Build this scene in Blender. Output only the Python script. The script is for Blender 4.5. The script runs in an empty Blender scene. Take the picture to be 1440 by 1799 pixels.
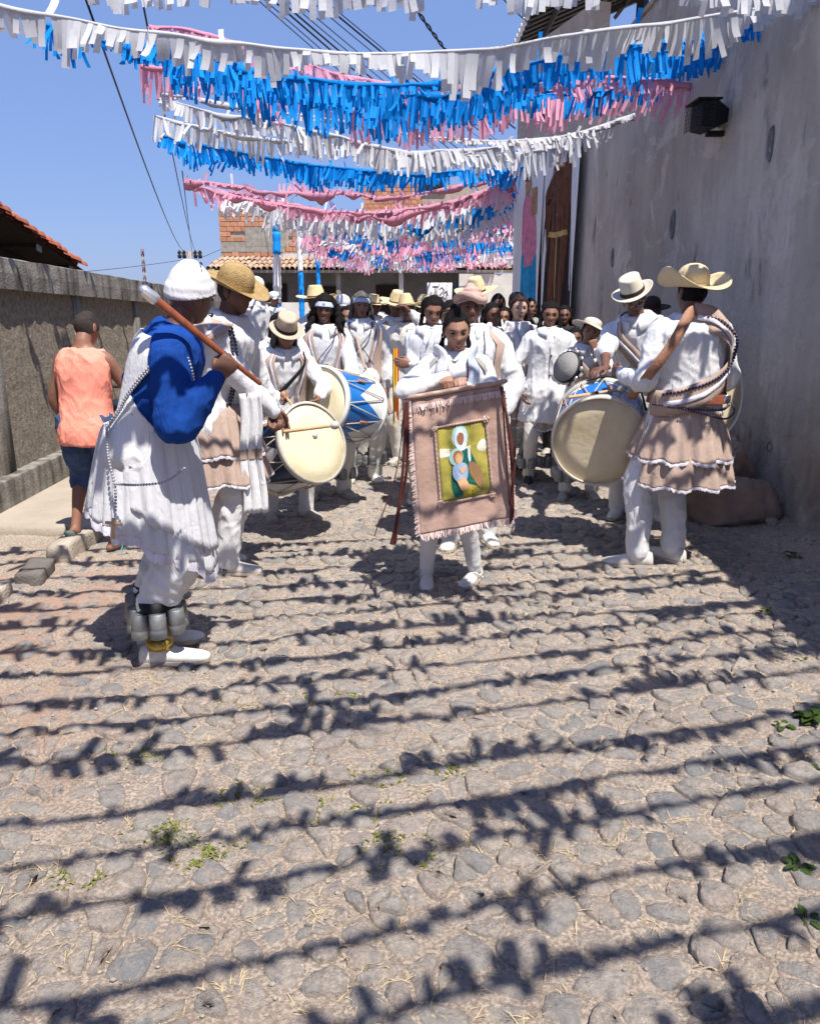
import bpy, bmesh, math, random
import numpy as np
from mathutils import Vector, Matrix
R = math.radians
random.seed(7); rng = np.random.default_rng(7)
sc = bpy.context.scene
COL = sc.collection

# ---------------------------------------------------------------- camera, sky, sun, exposure
CAM_H, FPX, PITCH = 1.65, 1400.0, math.atan(384.5/1400.0)
cam = bpy.data.cameras.new('camera'); camo = bpy.data.objects.new('camera', cam); COL.objects.link(camo)
camo.location = (0, 0, CAM_H); camo.rotation_euler = (R(90)-PITCH, 0, 0)
cam.sensor_fit = 'HORIZONTAL'; cam.sensor_width = 36; cam.lens = 36*FPX/1440
cam.clip_start = .05; cam.clip_end = 3000; sc.camera = camo
sc.render.resolution_x = 819; sc.render.resolution_y = 1024

SUN = Vector((.25, -.43, 1)).normalized()                     # towards the sun
w = bpy.data.worlds.new('World'); sc.world = w; w.use_nodes = True
nt = w.node_tree; nt.nodes.clear()
sky = nt.nodes.new('ShaderNodeTexSky'); sky.sky_type = 'NISHITA'; sky.sun_disc = False
sky.sun_elevation = math.asin(SUN.z); sky.sun_rotation = math.atan2(SUN.x, SUN.y)
sky.altitude = 900; sky.air_density = 1.2; sky.dust_density = .6; sky.ozone_density = 2.2
bg = nt.nodes.new('ShaderNodeBackground'); bg.inputs['Strength'].default_value = .082
wo = nt.nodes.new('ShaderNodeOutputWorld')
tint = nt.nodes.new('ShaderNodeMix'); tint.data_type = 'RGBA'; tint.blend_type = 'MULTIPLY'; tint.inputs[0].default_value = 1; tint.inputs[7].default_value = (.80, .86, 1.08, 1)
mixn = nt.nodes.new('ShaderNodeMix'); mixn.data_type = 'RGBA'; mixn.inputs[0].default_value = .66; mixn.inputs[7].default_value = (2.15, 3.35, 6.9, 1)
nt.links.new(sky.outputs[0], tint.inputs[6]); nt.links.new(tint.outputs[2], mixn.inputs[6]); nt.links.new(mixn.outputs[2], bg.inputs[0]); nt.links.new(bg.outputs[0], wo.inputs[0])
sl = bpy.data.lights.new('sun', 'SUN'); sl.energy = 5.0; sl.angle = R(.53); sl.color = (1, .94, .86)
so = bpy.data.objects.new('sun', sl); COL.objects.link(so); so.rotation_euler = SUN.to_track_quat('Z', 'Y').to_euler()
so.location = (3, -8, 20)
vs = sc.view_settings; vs.view_transform = 'Standard'; vs.look = 'None'; vs.gamma = 1; vs.exposure = 0.56
vs.use_curve_mapping = False
try:
    sc.cycles.max_bounces = 6; sc.cycles.diffuse_bounces = 3; sc.cycles.transparent_max_bounces = 6
    sc.cycles.use_denoising = True
except Exception: pass

# ---------------------------------------------------------------- helpers
_c, _s = math.cos(PITCH), math.sin(PITCH)
def at(x, y, Y):
    """the place at distance Y down the street that the photo shows at pixel x, y"""
    u, v = (x-720)/FPX, (899.5-y)/FPX
    d = Y/(_c+v*_s); return np.array([u*d, Y, CAM_H+(v*_c-_s)*d])
def on_ground(x, y, z=0.):
    u, v = (x-720)/FPX, (899.5-y)/FPX
    d = (z-CAM_H)/(v*_c-_s); return np.array([u*d, (_c+v*_s)*d, z])
A = np.array
def nrm(v): v = A(v, float); return v/max(1e-9, np.linalg.norm(v))
def smooth01(x): x = np.clip(x, 0, 1); return x*x*(3-2*x)
_K = rng.normal(size=(24, 3)); _K /= np.linalg.norm(_K, axis=1)[:, None]; _PH = rng.uniform(0, 6.28, 24)
def wn(p, f, seed=0):
    """cheap smooth noise, -1..1"""
    p = np.atleast_2d(p); o = np.zeros(len(p))
    for i in range(7):
        k = _K[(i*3+seed) % 24]; o += np.sin((p@k)*f*(1+.23*i)+_PH[(i+seed*5) % 24]+1.3*np.sin((p@_K[(i+7+seed) % 24])*f*.7+_PH[(i+3) % 24]))
    return o/4.2

def obj(name, V, F, mats=None, parent=None, smooth=True, mi=None, attr=None):
    me = bpy.data.meshes.new(name)
    me.from_pydata([tuple(map(float, v)) for v in V] if not isinstance(V, np.ndarray) else V.tolist(), [], F if not isinstance(F, np.ndarray) else F.tolist())
    if mats is not None:
        for m in (mats if isinstance(mats, (list, tuple)) else [mats]): me.materials.append(m)
    n = len(me.polygons)
    if smooth: me.polygons.foreach_set('use_smooth', [True]*n)
    if mi is not None: me.polygons.foreach_set('material_index', np.asarray(mi, dtype=np.int32))
    if attr is not None:
        a = me.attributes.new('rnd', 'FLOAT', 'POINT'); a.data.foreach_set('value', np.asarray(attr, dtype=np.float32))
    me.update()
    o = bpy.data.objects.new(name, me); COL.objects.link(o)
    if parent is not None: o.parent = parent
    return o
def tag(o, label=None, cat=None, group=None, kind=None):
    if label: o['label'] = label
    if cat: o['category'] = cat
    if group: o['group'] = group
    if kind: o['kind'] = kind
    return o
def empty(name, loc, label, cat, rz=0., group=None, kind=None):
    o = bpy.data.objects.new(name, None); COL.objects.link(o); o.location = tuple(map(float, loc)); o.rotation_euler = (0, 0, rz)
    o.empty_display_size = .1
    return tag(o, label, cat, group, kind)
def join(parts):
    """[(V,F),...] -> (V,F)"""
    Vs, Fs, n = [], [], 0
    for V, F in parts:
        V = np.asarray(V, float); Vs.append(V); Fs += [tuple(int(i)+n for i in f) for f in F]; n += len(V)
    return (np.vstack(Vs), Fs) if Vs else (np.zeros((0, 3)), [])
def loft(rings, cap=True, closed=True):
    n = len(rings[0]); V = np.vstack(rings); F = []
    for i in range(len(rings)-1):
        for j in range(n if closed else n-1):
            k = (j+1) % n; F.append((i*n+j, i*n+k, (i+1)*n+k, (i+1)*n+j))
    if cap:
        F.append(tuple(range(n))[::-1]); m = (len(rings)-1)*n; F.append(tuple(range(m, m+n)))
    return V, F
def frames(P):
    P = np.asarray(P, float); T = np.gradient(P, axis=0); T /= np.maximum(1e-9, np.linalg.norm(T, axis=1))[:, None]
    u = np.cross(T[0], (0, 0, 1)); 
    if np.linalg.norm(u) < .1: u = np.cross(T[0], (0, 1, 0))
    u = nrm(u); U = []
    for t in T:
        u = nrm(u-t*np.dot(u, t)); U.append(u)
    U = A(U); return T, U, np.cross(T, U)
def tube(P, r, n=10, rnd=True, flat=1.):
    P = np.asarray(P, float); r = np.broadcast_to(np.asarray(r, float), (len(P),)).copy()
    T, U, W = frames(P)
    th = np.linspace(0, 2*np.pi, n, endpoint=False); rings = []
    def ring(c, i, q): return c+q*(np.cos(th)[:, None]*U[i]+flat*np.sin(th)[:, None]*W[i])
    if rnd:
        for a in (.25, .7): rings.append(ring(P[0]-T[0]*r[0]*math.cos(a*math.pi/2), 0, r[0]*math.sin(a*math.pi/2)))
    for i in range(len(P)): rings.append(ring(P[i], i, r[i]))
    if rnd:
        for a in (.7, .25): rings.append(ring(P[-1]+T[-1]*r[-1]*math.cos(a*math.pi/2), -1, r[-1]*math.sin(a*math.pi/2)))
    return loft(rings)
def curve(pts, n=12):
    """Catmull-Rom through pts"""
    P = np.asarray(pts, float); P = np.vstack([2*P[0]-P[1], P, 2*P[-1]-P[-2]]); out = []
    for i in range(1, len(P)-2):
        for t in np.linspace(0, 1, n, endpoint=False):
            a, b, c, d = P[i-1:i+3]
            out.append(.5*((2*b)+(-a+c)*t+(2*a-5*b+4*c-d)*t*t+(-a+3*b-3*c+d)*t**3))
    out.append(P[-2]); return A(out)
def box(lo, hi):
    x0, y0, z0 = lo; x1, y1, z1 = hi
    V = A([[x, y, z] for z in (z0, z1) for x, y in ((x0, y0), (x1, y0), (x1, y1), (x0, y1))], float)
    return V, [(3, 2, 1, 0), (4, 5, 6, 7), (0, 1, 5, 4), (1, 2, 6, 5), (2, 3, 7, 6), (3, 0, 4, 7)]
def bbox(lo, hi, b=.01):
    """box with chamfered edges"""
    lo, hi = A(lo, float), A(hi, float); c = (lo+hi)/2; h = (hi-lo)/2; b = min(b, *(h*.45)); rings = []
    for z, k in ((-h[2], 1), (-h[2]+b, 0), (h[2]-b, 0), (h[2], 1)):
        x, y = h[0]-b*k, h[1]-b*k
        rings.append(c+A([(-x, -y+b, z), (-x+b, -y, z), (x-b, -y, z), (x, -y+b, z), (x, y-b, z), (x-b, y, z), (-x+b, y, z), (-x, y-b, z)]))
    return loft(rings)
def sphere(c, r, n=16, m=10):
    r = np.broadcast_to(A(r, float), (3,)); c = A(c, float)
    V = [c+A((0, 0, -1))*r]; th = np.linspace(0, 2*np.pi, n, endpoint=False)
    for i in range(1, m):
        a = -math.pi/2+math.pi*i/m
        for t in th: V.append(c+A((math.cos(a)*math.cos(t), math.cos(a)*math.sin(t), math.sin(a)))*r)
    V.append(c+A((0, 0, 1))*r); F = []
    for j in range(n): F.append((0, 1+(j+1) % n, 1+j))
    for i in range(m-2):
        for j in range(n):
            a, b = 1+i*n+j, 1+i*n+(j+1) % n; F.append((a, b, b+n, a+n))
    l = len(V)-1
    for j in range(n): F.append((1+(m-2)*n+j, 1+(m-2)*n+(j+1) % n, l))
    return A(V), F
def lathe(prof, n=32, cap=False):
    th = np.linspace(0, 2*np.pi, n, endpoint=False)
    return loft([np.stack([r*np.cos(th), r*np.sin(th), np.full(n, z)], 1) for r, z in prof], cap)
def xf(M, vf):
    V, F = vf; V = np.asarray(V, float); M = np.asarray(M)
    return V@M[:3, :3].T+M[:3, 3], F
def basis(o, x, y, z):
    M = np.eye(4); M[:3, 0] = x; M[:3, 1] = y; M[:3, 2] = z; M[:3, 3] = o; return M
def aim(o, z, up=(0, 0, 1)):
    """matrix placing local +Z along z at o, local +Y near up"""
    z = nrm(z); x = np.cross(up, z)
    if np.linalg.norm(x) < .05: x = np.cross((0, 1, 0), z)
    x = nrm(x); return basis(o, x, np.cross(z, x), z)
def rot(ax, a):
    return A(Matrix.Rotation(a, 4, ax))
def modded(vf, voxel=None, smooth_it=3, fac=.5, deci=None):
    me = bpy.data.meshes.new('tmp'); me.from_pydata(np.asarray(vf[0]).tolist(), [], vf[1]); o = bpy.data.objects.new('tmp', me); COL.objects.link(o)
    if voxel:
        m = o.modifiers.new('r', 'REMESH'); m.mode = 'VOXEL'; m.voxel_size = voxel; m.adaptivity = 0
    if smooth_it:
        m = o.modifiers.new('s', 'SMOOTH'); m.factor = fac; m.iterations = smooth_it
    if deci:
        m = o.modifiers.new('d', 'DECIMATE'); m.ratio = deci
    e = o.evaluated_get(bpy.context.evaluated_depsgraph_get()); m2 = e.to_mesh()
    V = np.empty(len(m2.vertices)*3); m2.vertices.foreach_get('co', V); V = V.reshape(-1, 3)
    N = np.empty(len(m2.vertices)*3, dtype=np.float32); m2.vertex_normals.foreach_get('vector', N); N = N.reshape(-1, 3)
    F = [tuple(p.vertices) for p in m2.polygons]
    e.to_mesh_clear(); bpy.data.objects.remove(o); bpy.data.meshes.remove(me)
    return V, F, N
def slab(vf, planes):
    """keep what lies on the inner side of every plane (point, normal): crisp cuts"""
    bm = bmesh.new(); vs_ = [bm.verts.new(v) for v in vf[0]]
    for f in vf[1]:
        try: bm.faces.new([vs_[i] for i in f])
        except ValueError: pass
    for co, no in planes:
        bmesh.ops.bisect_plane(bm, geom=bm.verts[:]+bm.edges[:]+bm.faces[:], plane_co=Vector(co), plane_no=Vector(no), clear_outer=True)
    bm.verts.index_update(); V = A([v.co[:] for v in bm.verts]) if bm.verts else np.zeros((0, 3)); F = [tuple(v.index for v in f.verts) for f in bm.faces]
    bm.free(); return V, F
def thick(o, t, off=-1):
    m = o.modifiers.new('thickness', 'SOLIDIFY'); m.thickness = t; m.offset = off; return o

# ---------------------------------------------------------------- materials
def mat(name, col, rough=.85, var=.12, vscale=6., bump=0., bscale=80., spec=.25, col2=None, mixat=.5, metal=0., trans=0., stretch=(1, 1, 1), rnd=0., extra=None, sheen=0.):
    m = bpy.data.materials.new(name); m.use_nodes = True; t = m.node_tree; N = t.nodes; L = t.links
    b = N['Principled BSDF']; b.inputs['Roughness'].default_value = rough; b.inputs['Specular IOR Level'].default_value = spec
    b.inputs['Metallic'].default_value = metal
    if sheen: b.inputs['Sheen Weight'].default_value = sheen
    tc = N.new('ShaderNodeTexCoord'); mp = N.new('ShaderNodeMapping'); mp.inputs['Scale'].default_value = stretch
    L.new(tc.outputs['Object'], mp.inputs[0])
    nz = N.new('ShaderNodeTexNoise'); nz.inputs['Scale'].default_value = vscale; nz.inputs['Detail'].default_value = 6; nz.inputs['Roughness'].default_value = .6
    L.new(mp.outputs[0], nz.inputs[0])
    r = N.new('ShaderNodeValToRGB'); c1 = A(col, float); c2 = A(col2, float) if col2 is not None else c1*(1-var)
    c1 = c1 if col2 is not None else np.minimum(c1*(1+var*.5), .95)
    r.color_ramp.elements[0].position = max(0, mixat-.18); r.color_ramp.elements[1].position = min(1, mixat+.18)
    r.color_ramp.elements[0].color = (*c2, 1); r.color_ramp.elements[1].color = (*c1, 1)
    L.new(nz.outputs[0], r.inputs[0]); out = r.outputs[0]
    if rnd:
        oi = N.new('ShaderNodeObjectInfo'); hs = N.new('ShaderNodeHueSaturation'); ma = N.new('ShaderNodeMapRange')
        ma.inputs[3].default_value = 1-rnd; ma.inputs[4].default_value = 1+rnd*.6
        L.new(oi.outputs['Random'], ma.inputs[0]); L.new(ma.outputs[0], hs.inputs['Value']); L.new(out, hs.inputs['Color']); out = hs.outputs[0]
    L.new(out, b.inputs['Base Color'])
    if bump:
        n2 = N.new('ShaderNodeTexNoise'); n2.inputs['Scale'].default_value = bscale; n2.inputs['Detail'].default_value = 5
        L.new(mp.outputs[0], n2.inputs[0]); bp = N.new('ShaderNodeBump'); bp.inputs['Strength'].default_value = min(1, bump); bp.inputs['Distance'].default_value = .01*max(1, bump)
        L.new(n2.outputs[0], bp.inputs['Height']); L.new(bp.outputs[0], b.inputs['Normal'])
    if trans:
        tr = N.new('ShaderNodeBsdfTranslucent'); L.new(out, tr.inputs[0]); mx = N.new('ShaderNodeMixShader'); mx.inputs[0].default_value = trans
        L.new(b.outputs[0], mx.inputs[1]); L.new(tr.outputs[0], mx.inputs[2]); L.new(mx.outputs[0], N['Material Output'].inputs[0])
    if extra: extra(m, t, b, mp, out)
    return m
def cloth(name, col, var=.06, bump=.5, trans=0., **k): 
    def ex(m, t, b, mp, out):
        N, L = t.nodes, t.links; q = N.new('ShaderNodeMapping'); q.inputs['Scale'].default_value = (1, 1, .38); L.new(mp.inputs[0].links[0].from_socket, q.inputs[0])
        n = N.new('ShaderNodeTexNoise'); n.inputs['Scale'].default_value = 13; n.inputs['Detail'].default_value = 3; n.inputs['Distortion'].default_value = 1.2; L.new(q.outputs[0], n.inputs[0])
        n2 = N.new('ShaderNodeTexNoise'); n2.inputs['Scale'].default_value = 45; n2.inputs['Detail'].default_value = 3; L.new(mp.outputs[0], n2.inputs[0]); ad = N.new('ShaderNodeMath'); ad.operation = 'MULTIPLY_ADD'; ad.inputs[1].default_value = .12; L.new(n2.outputs[0], ad.inputs[0])
        ab = N.new('ShaderNodeMath'); ab.operation = 'PINGPONG'; ab.inputs[1].default_value = .14; L.new(n.outputs[0], ab.inputs[0]); L.new(ab.outputs[0], ad.inputs[2])
        bp = N.new('ShaderNodeBump'); bp.inputs['Strength'].default_value = .8; bp.inputs['Distance'].default_value = .016*bump/.5; L.new(ad.outputs[0], bp.inputs['Height']); L.new(bp.outputs[0], b.inputs['Normal'])
    return mat(name, col, .9, var, 9, 0, 35, .1, trans=trans, extra=ex, **k)
M = {}
M['white_cloth'] = cloth('white_cloth', (.70, .705, .72), .05)
M['white_thin'] = cloth('white_thin_cloth', (.72, .73, .76), .04, trans=.2)
M['off_white'] = cloth('off_white_cloth', (.70, .68, .64), .08)
M['lace'] = cloth('lace', (.68, .66, .74), .25, .9)
M['beige'] = cloth('beige_cloth', (.43, .325, .27), .12)
M['beige_dark'] = cloth('dark_beige_cloth', (.38, .29, .25), .12)
M['satin'] = mat('rose_beige_satin', (.41, .275, .22), .40, .16, 5, 1.6, 9, .5, sheen=.3)
M['satin_light'] = mat('pale_rose_satin', (.66, .50, .46), .55, .12, 30, .4, 60, .4)
M['blue_shirt'] = cloth('royal_blue_cloth', (.010, .055, .27), .2)
M['denim'] = cloth('denim', (.065, .11, .22), .4)
M['salmon'] = cloth('salmon_cloth', (.95, .33, .24), .07)
M['grey_cloth'] = cloth('grey_cloth', (.30, .29, .28), .15)
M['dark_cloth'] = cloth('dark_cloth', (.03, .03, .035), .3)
M['blue_cloth'] = cloth('blue_cloth', (.03, .1, .35), .2)
M['pale_blue'] = cloth('pale_blue_cloth', (.48, .55, .68), .12)
M['scarf_beige'] = cloth('rosy_head_scarf', (.52, .36, .31), .18)
M['ribbon_brown'] = mat('brown_ribbon', (.11, .035, .03), .4, .3)
M['ribbon_red'] = mat('red_ribbon', (.65, .03, .02), .5); M['ribbon_yellow'] = mat('yellow_ribbon', (.8, .5, .03), .5)
M['skin_dark'] = mat('dark_brown_skin', (.15, .07, .046), .5, .15, 14, .12, 150, .4)
M['skin_mid'] = mat('brown_skin', (.26, .13, .085), .5, .12, 14, .12, 150, .4)
M['skin_tan'] = mat('tan_skin', (.36, .20, .135), .5, .1, 14, .12, 150, .4)
M['skin_light'] = mat('light_skin', (.52, .32, .24), .5, .08, 14, .1, 150, .4)
M['lip'] = mat('lips', (.20, .075, .06), .45); M['lip_red'] = mat('painted_lips', (.42, .08, .08), .4)
M['eye_white'] = mat('eye_white', (.22, .20, .19), .4); M['iris'] = mat('iris', (.012, .008, .006), .2, spec=.5)
M['hair'] = mat('black_hair', (.012, .01, .01), .75, .4, 40, 1, 90, .12)
M['hair_grey'] = mat('grey_streaked_hair', (.17, .16, .15), .6, .8, 60, .8, 120, col2=(.03, .028, .028), stretch=(1, 1, .2))
M['hair_short'] = mat('cropped_hair', (.05, .04, .035), .8, .4, 40, .8, 260)
M['hair_red'] = mat('dark_red_hair', (.035, .012, .012), .45, .4, 40, .8, 120)
M['straw'] = mat('pale_straw', (.74, .60, .36), .75, .12, 40, .7, 160, .2)
M['straw_dark'] = mat('golden_straw', (.42, .29, .13), .75, .25, 30, .9, 140, .2)
M['felt'] = mat('cream_felt', (.62, .57, .47), .85, .08, 20, .2, 120); M['felt_beige'] = mat('beige_felt', (.50, .40, .31), .85, .1, 20, .3, 120)
M['hatband'] = mat('dark_hat_band', (.03, .015, .015), .7)
M['leather'] = mat('tan_leather', (.36, .19, .12), .6, .25, 12, .4, 60); M['belt'] = mat('belt_leather', (.24, .075, .045), .45, .2, 20, .3)
M['rubber'] = mat('shoe_rubber', (.46, .41, .34), .6, .1); M['shoe_white'] = mat('white_shoe', (.68, .67, .65), .6, .06, 14, .2, 90, col2=(.50, .44, .36), mixat=.38)
M['shoe_grey'] = mat('grey_shoe', (.42, .40, .37), .7, .25, 20, .3, 90); M['shoe_black'] = mat('black_shoe', (.03, .03, .03), .5)
M['black'] = mat('black_matt', (.015, .015, .017), .6); M['black_gloss'] = mat('black_gloss', (.015, .015, .017), .25, spec=.5)
M['tyre'] = mat('tyre', (.025, .024, .023), .8, .3, 30, .4); M['chrome'] = mat('chrome', (.6, .6, .6), .2, metal=1)
M['tin'] = mat('tin', (.27, .285, .29), .5, .4, 9, .4, 30, metal=.6); M['brass'] = mat('brass', (.60, .42, .12), .35, .3, metal=.8)
M['wood'] = mat('red_brown_wood', (.27, .075, .03), .35, .35, 8, .2, 60, .5, stretch=(6, 6, 1)); M['wood_light'] = mat('pale_wood', (.55, .36, .2), .6, .2, 12, .2)
M['silver'] = mat('silver_tip', (.75, .75, .76), .3, metal=.8)
M['bead_dark'] = mat('dark_beads', (.03, .02, .06), .3, spec=.5); M['bead_grey'] = mat('grey_beads', (.34, .34, .38), .35, spec=.6); M['bead_red'] = mat('brown_beads', (.2, .05, .05), .4)
M['drum_skin'] = mat('drum_skin', (.66, .58, .40), .55, .22, 5, .25, 30, .3, col2=(.50, .41, .25), mixat=.42)
M['drum_skin_pale'] = mat('pale_drum_skin', (.74, .66, .45), .55, .1, 5, .2, 30, .3)
M['drum_white'] = mat('drum_white_paint', (.74, .75, .74), .4, .08, 8, .1); M['drum_blue'] = mat('drum_blue_paint', (.012, .17, .55), .35, .2, 8, .1, spec=.5)
M['drum_navy'] = mat('drum_navy_paint', (.006, .03, .085), .4, .2, 8, .1, spec=.5); M['rope'] = mat('rope', (.55, .48, .38), .9, .2, 60, .6)
M['hoop'] = mat('drum_hoop', (.60, .56, .50), .5, .25, 10, .2); M['felt_ball'] = mat('mallet_felt', (.55, .53, .48), .95, .2, 40, .5)
M['paper_white'] = mat('white_paper', (.64, .65, .68), .8, .08, 8, .3, 40, .1, trans=.35, rnd=.08)
M['paper_blue'] = mat('blue_paper', (.005, .29, .80), .7, .15, 8, .3, 40, .15, trans=.35, rnd=.12)
M['paper_pink'] = mat('pink_paper', (.78, .40, .52), .8, .08, 8, .3, 40, .1, trans=.45, rnd=.08)
M['pole_blue'] = mat('blue_wrap', (.005, .28, .80), .7, .15, 6, .6, 20); M['pole_white'] = mat('white_wrap', (.78, .79, .82), .8, .1, 6, .6, 20)
M['cable'] = mat('cable', (.02, .02, .024), .6)
M['green'] = mat('leaf_green', (.06, .11, .022), .6, .35, 20, rnd=.2, trans=.25); M['dry'] = mat('dry_grass', (.55, .43, .24), .9, .3, 20)
M['concrete'] = mat('concrete', (.33, .30, .26), .9, .35, 5, .6, 60); M['turquoise'] = mat('turquoise_rubber', (.03, .38, .40), .6); M['sole_grey'] = mat('grey_sole', (.13, .18, .17), .8)
M['pink_cloth'] = cloth('pink_cloth', (.62, .35, .42), .2); M['lilac'] = cloth('lilac_cloth', (.5, .38, .55), .3)

# ================================================================ THE SETTING
# ---- ground, street bed
def street_mat(name, stone):
    def ex(m, t, b, mp, out):
        N, L = t.nodes, t.links
        geo = N.new('ShaderNodeNewGeometry')
        def noise(sc_, det=5, ro=.6, st=None):
            n = N.new('ShaderNodeTexNoise'); n.inputs['Scale'].default_value = sc_; n.inputs['Detail'].default_value = det; n.inputs['Roughness'].default_value = ro
            L.new(geo.outputs['Position'], n.inputs[0]); return n.outputs[0]
        def ramp(f, a, b_, ca, cb):
            r = N.new('ShaderNodeValToRGB'); r.color_ramp.elements[0].position = a; r.color_ramp.elements[1].position = b_
            r.color_ramp.elements[0].color = (*ca, 1); r.color_ramp.elements[1].color = (*cb, 1); L.new(f, r.inputs[0]); return r.outputs[0]
        def mix(f, a, b_):
            x = N.new('ShaderNodeMix'); x.data_type = 'RGBA'
            L.new(f, x.inputs[0]) if not isinstance(f, float) else setattr(x.inputs[0], 'default_value', f)
            for k, v in ((6, a), (7, b_)):
                if isinstance(v, tuple): x.inputs[k].default_value = (*v, 1)
                else: L.new(v, x.inputs[k])
            return x.outputs[2]
        sand = mix(ramp(noise(3.1), .4, .62, (0, 0, 0), (1, 1, 1)), (.60, .50, .41), (.70, .61, .51))
        fine = mix(ramp(noise(90, 4), .42, .62, (0, 0, 0), (1, 1, 1)), (.36, .285, .225), sand)
        clay = ramp(noise(.9, 3), .50, .62, (0, 0, 0), (1, 1, 1))
        sx = N.new('ShaderNodeSeparateXYZ'); L.new(geo.outputs['Position'], sx.inputs[0])
        mr = N.new('ShaderNodeMapRange'); mr.inputs[1].default_value = -.9; mr.inputs[2].default_value = -1.9; L.new(sx.outputs[0], mr.inputs[0])
        mu = N.new('ShaderNodeMath'); mu.operation = 'MULTIPLY'; L.new(clay, mu.inputs[0]); L.new(mr.outputs[0], mu.inputs[1])
        fine = mix(mu.outputs[0], fine, (.50, .33, .25))
        if stone:
            at_ = N.new('ShaderNodeAttribute'); at_.attribute_name = 'rnd'
            r = N.new('ShaderNodeValToRGB'); cr = r.color_ramp
            cols = [(.32, .32, .32), (.55, .485, .415), (.41, .39, .365), (.59, .51, .43), (.27, .285, .30), (.53, .455, .39), (.45, .375, .34)]
            cr.elements[0].color = (*cols[0], 1); cr.elements[1].color = (*cols[-1], 1)
            for i, c in enumerate(cols[1:-1]): e = cr.elements.new((i+1)/6); e.color = (*c, 1)
            L.new(at_.outputs['Fac'], r.inputs[0])
            mot = mix(ramp(noise(34, 8, .8), .36, .60, (0, 0, 0), (1, 1, 1)), (.23, .225, .225), r.outputs[0])
            dust = ramp(noise(7.5, 8, .74), .45, .64, (.06, .06, .06), (.90, .90, .90))
            colr = mix(dust, mot, fine)
        else: colr = fine
        L.new(colr, b.inputs['Base Color'])
        h1, h2 = noise(55 if stone else 60, 8, .75), noise(190, 4)
        ad = N.new('ShaderNodeMath'); ad.operation = 'MULTIPLY_ADD'; ad.inputs[1].default_value = .35; L.new(h2, ad.inputs[0]); L.new(h1, ad.inputs[2])
        bp = N.new('ShaderNodeBump'); bp.inputs['Strength'].default_value = .85; bp.inputs['Distance'].default_value = .030
        L.new(ad.outputs[0], bp.inputs['Height']); L.new(bp.outputs[0], b.inputs['Normal'])
    return mat(name, (.4, .35, .3), .92, extra=ex, spec=.15)
M['street_sand'] = street_mat('street_sand', False); M['cobble'] = street_mat('cobble', True)
def base_z(x, y):
    """the uneven bed of sand between the stones"""
    p = np.stack([np.ravel(x), np.ravel(y), np.zeros(np.size(x))], 1)
    z = .006*wn(p, 6, 1)+.008*wn(p, 17, 5)+.004*wn(p, 55, 9)-.004
    xx = np.ravel(x); yy = np.ravel(y)
    z += .018*smooth01((-xx-.9)/1.0)*smooth01((yy-2.3)/1.2)*smooth01((6.5-yy)/1.)         # dirt has washed over the stones at the left
    z += .10*smooth01((xx-2.25)/.6)*(.7+.3*wn(p, 3, 2))
    return z
def grid(x0, x1, nx, y0, y1, ny, zf):
    X, Y = np.meshgrid(np.linspace(x0, x1, nx), np.linspace(y0, y1, ny)); Z = zf(X, Y)
    V = np.stack([X.ravel(), Y.ravel(), np.ravel(Z)], 1); F = []
    for i in range(ny-1):
        for j in range(nx-1): a = i*nx+j; F.append((a, a+1, a+nx+1, a+nx))
    return V, F
g = obj('ground', *grid(-400, 400, 3, -60, 900, 3, lambda X, Y: X*0-.06), [mat('earth', (.34, .28, .21), .95, .2, .5, .5, 3)], smooth=False); tag(g, kind='structure')
street = obj('street', *join([grid(-3.3, 2.95, 150, .3, 9.5, 230, base_z), grid(-3.3, 2.95, 12, 9.5, 60, 60, lambda X, Y: X*0+.0), grid(-3.3, 2.95, 12, -8, .3, 20, lambda X, Y: X*0)]), [M['street_sand']])
tag(street, kind='structure')
# stones: a Voronoi tessellation of jittered points, each cell its own rounded stone
def cells(x0, x1, y0, y1, dx, dy, drop=.30):
    nx, ny = int((x1-x0)/dx), int((y1-y0)/dy); P = {}
    for j in range(ny):
        for i in range(nx):
            if random.random() > drop: P[(i, j)] = (x0+(i+.5+.5*(j % 2)+random.uniform(-.5, .5))*dx, y0+(j+.5+random.uniform(-.5, .5))*dy)
    out = []
    for (i, j), (px, py) in P.items():
        poly = [(px-dx*1.15, py-dy*1.15), (px+dx*1.15, py-dy*1.15), (px+dx*1.15, py+dy*1.15), (px-dx*1.15, py+dy*1.15)]
        for a in range(-2, 3):
            for b in range(-2, 3):
                q = P.get((i+a, j+b))
                if q is None or (a == 0 and b == 0): continue
                nx_, ny_ = q[0]-px, q[1]-py; c = (q[0]**2+q[1]**2-px**2-py**2)/2; new = []
                for k in range(len(poly)):
                    s, e = poly[k], poly[(k+1) % len(poly)]; ds, de = s[0]*nx_+s[1]*ny_-c, e[0]*nx_+e[1]*ny_-c
                    if ds <= 0: new.append(s)
                    if (ds < 0) != (de < 0) and ds != de: t = ds/(ds-de); new.append((s[0]+t*(e[0]-s[0]), s[1]+t*(e[1]-s[1])))
                poly = new
                if len(poly) < 3: break
            if len(poly) < 3: break
        if len(poly) >= 3: out.append(A(poly))
    return out
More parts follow.
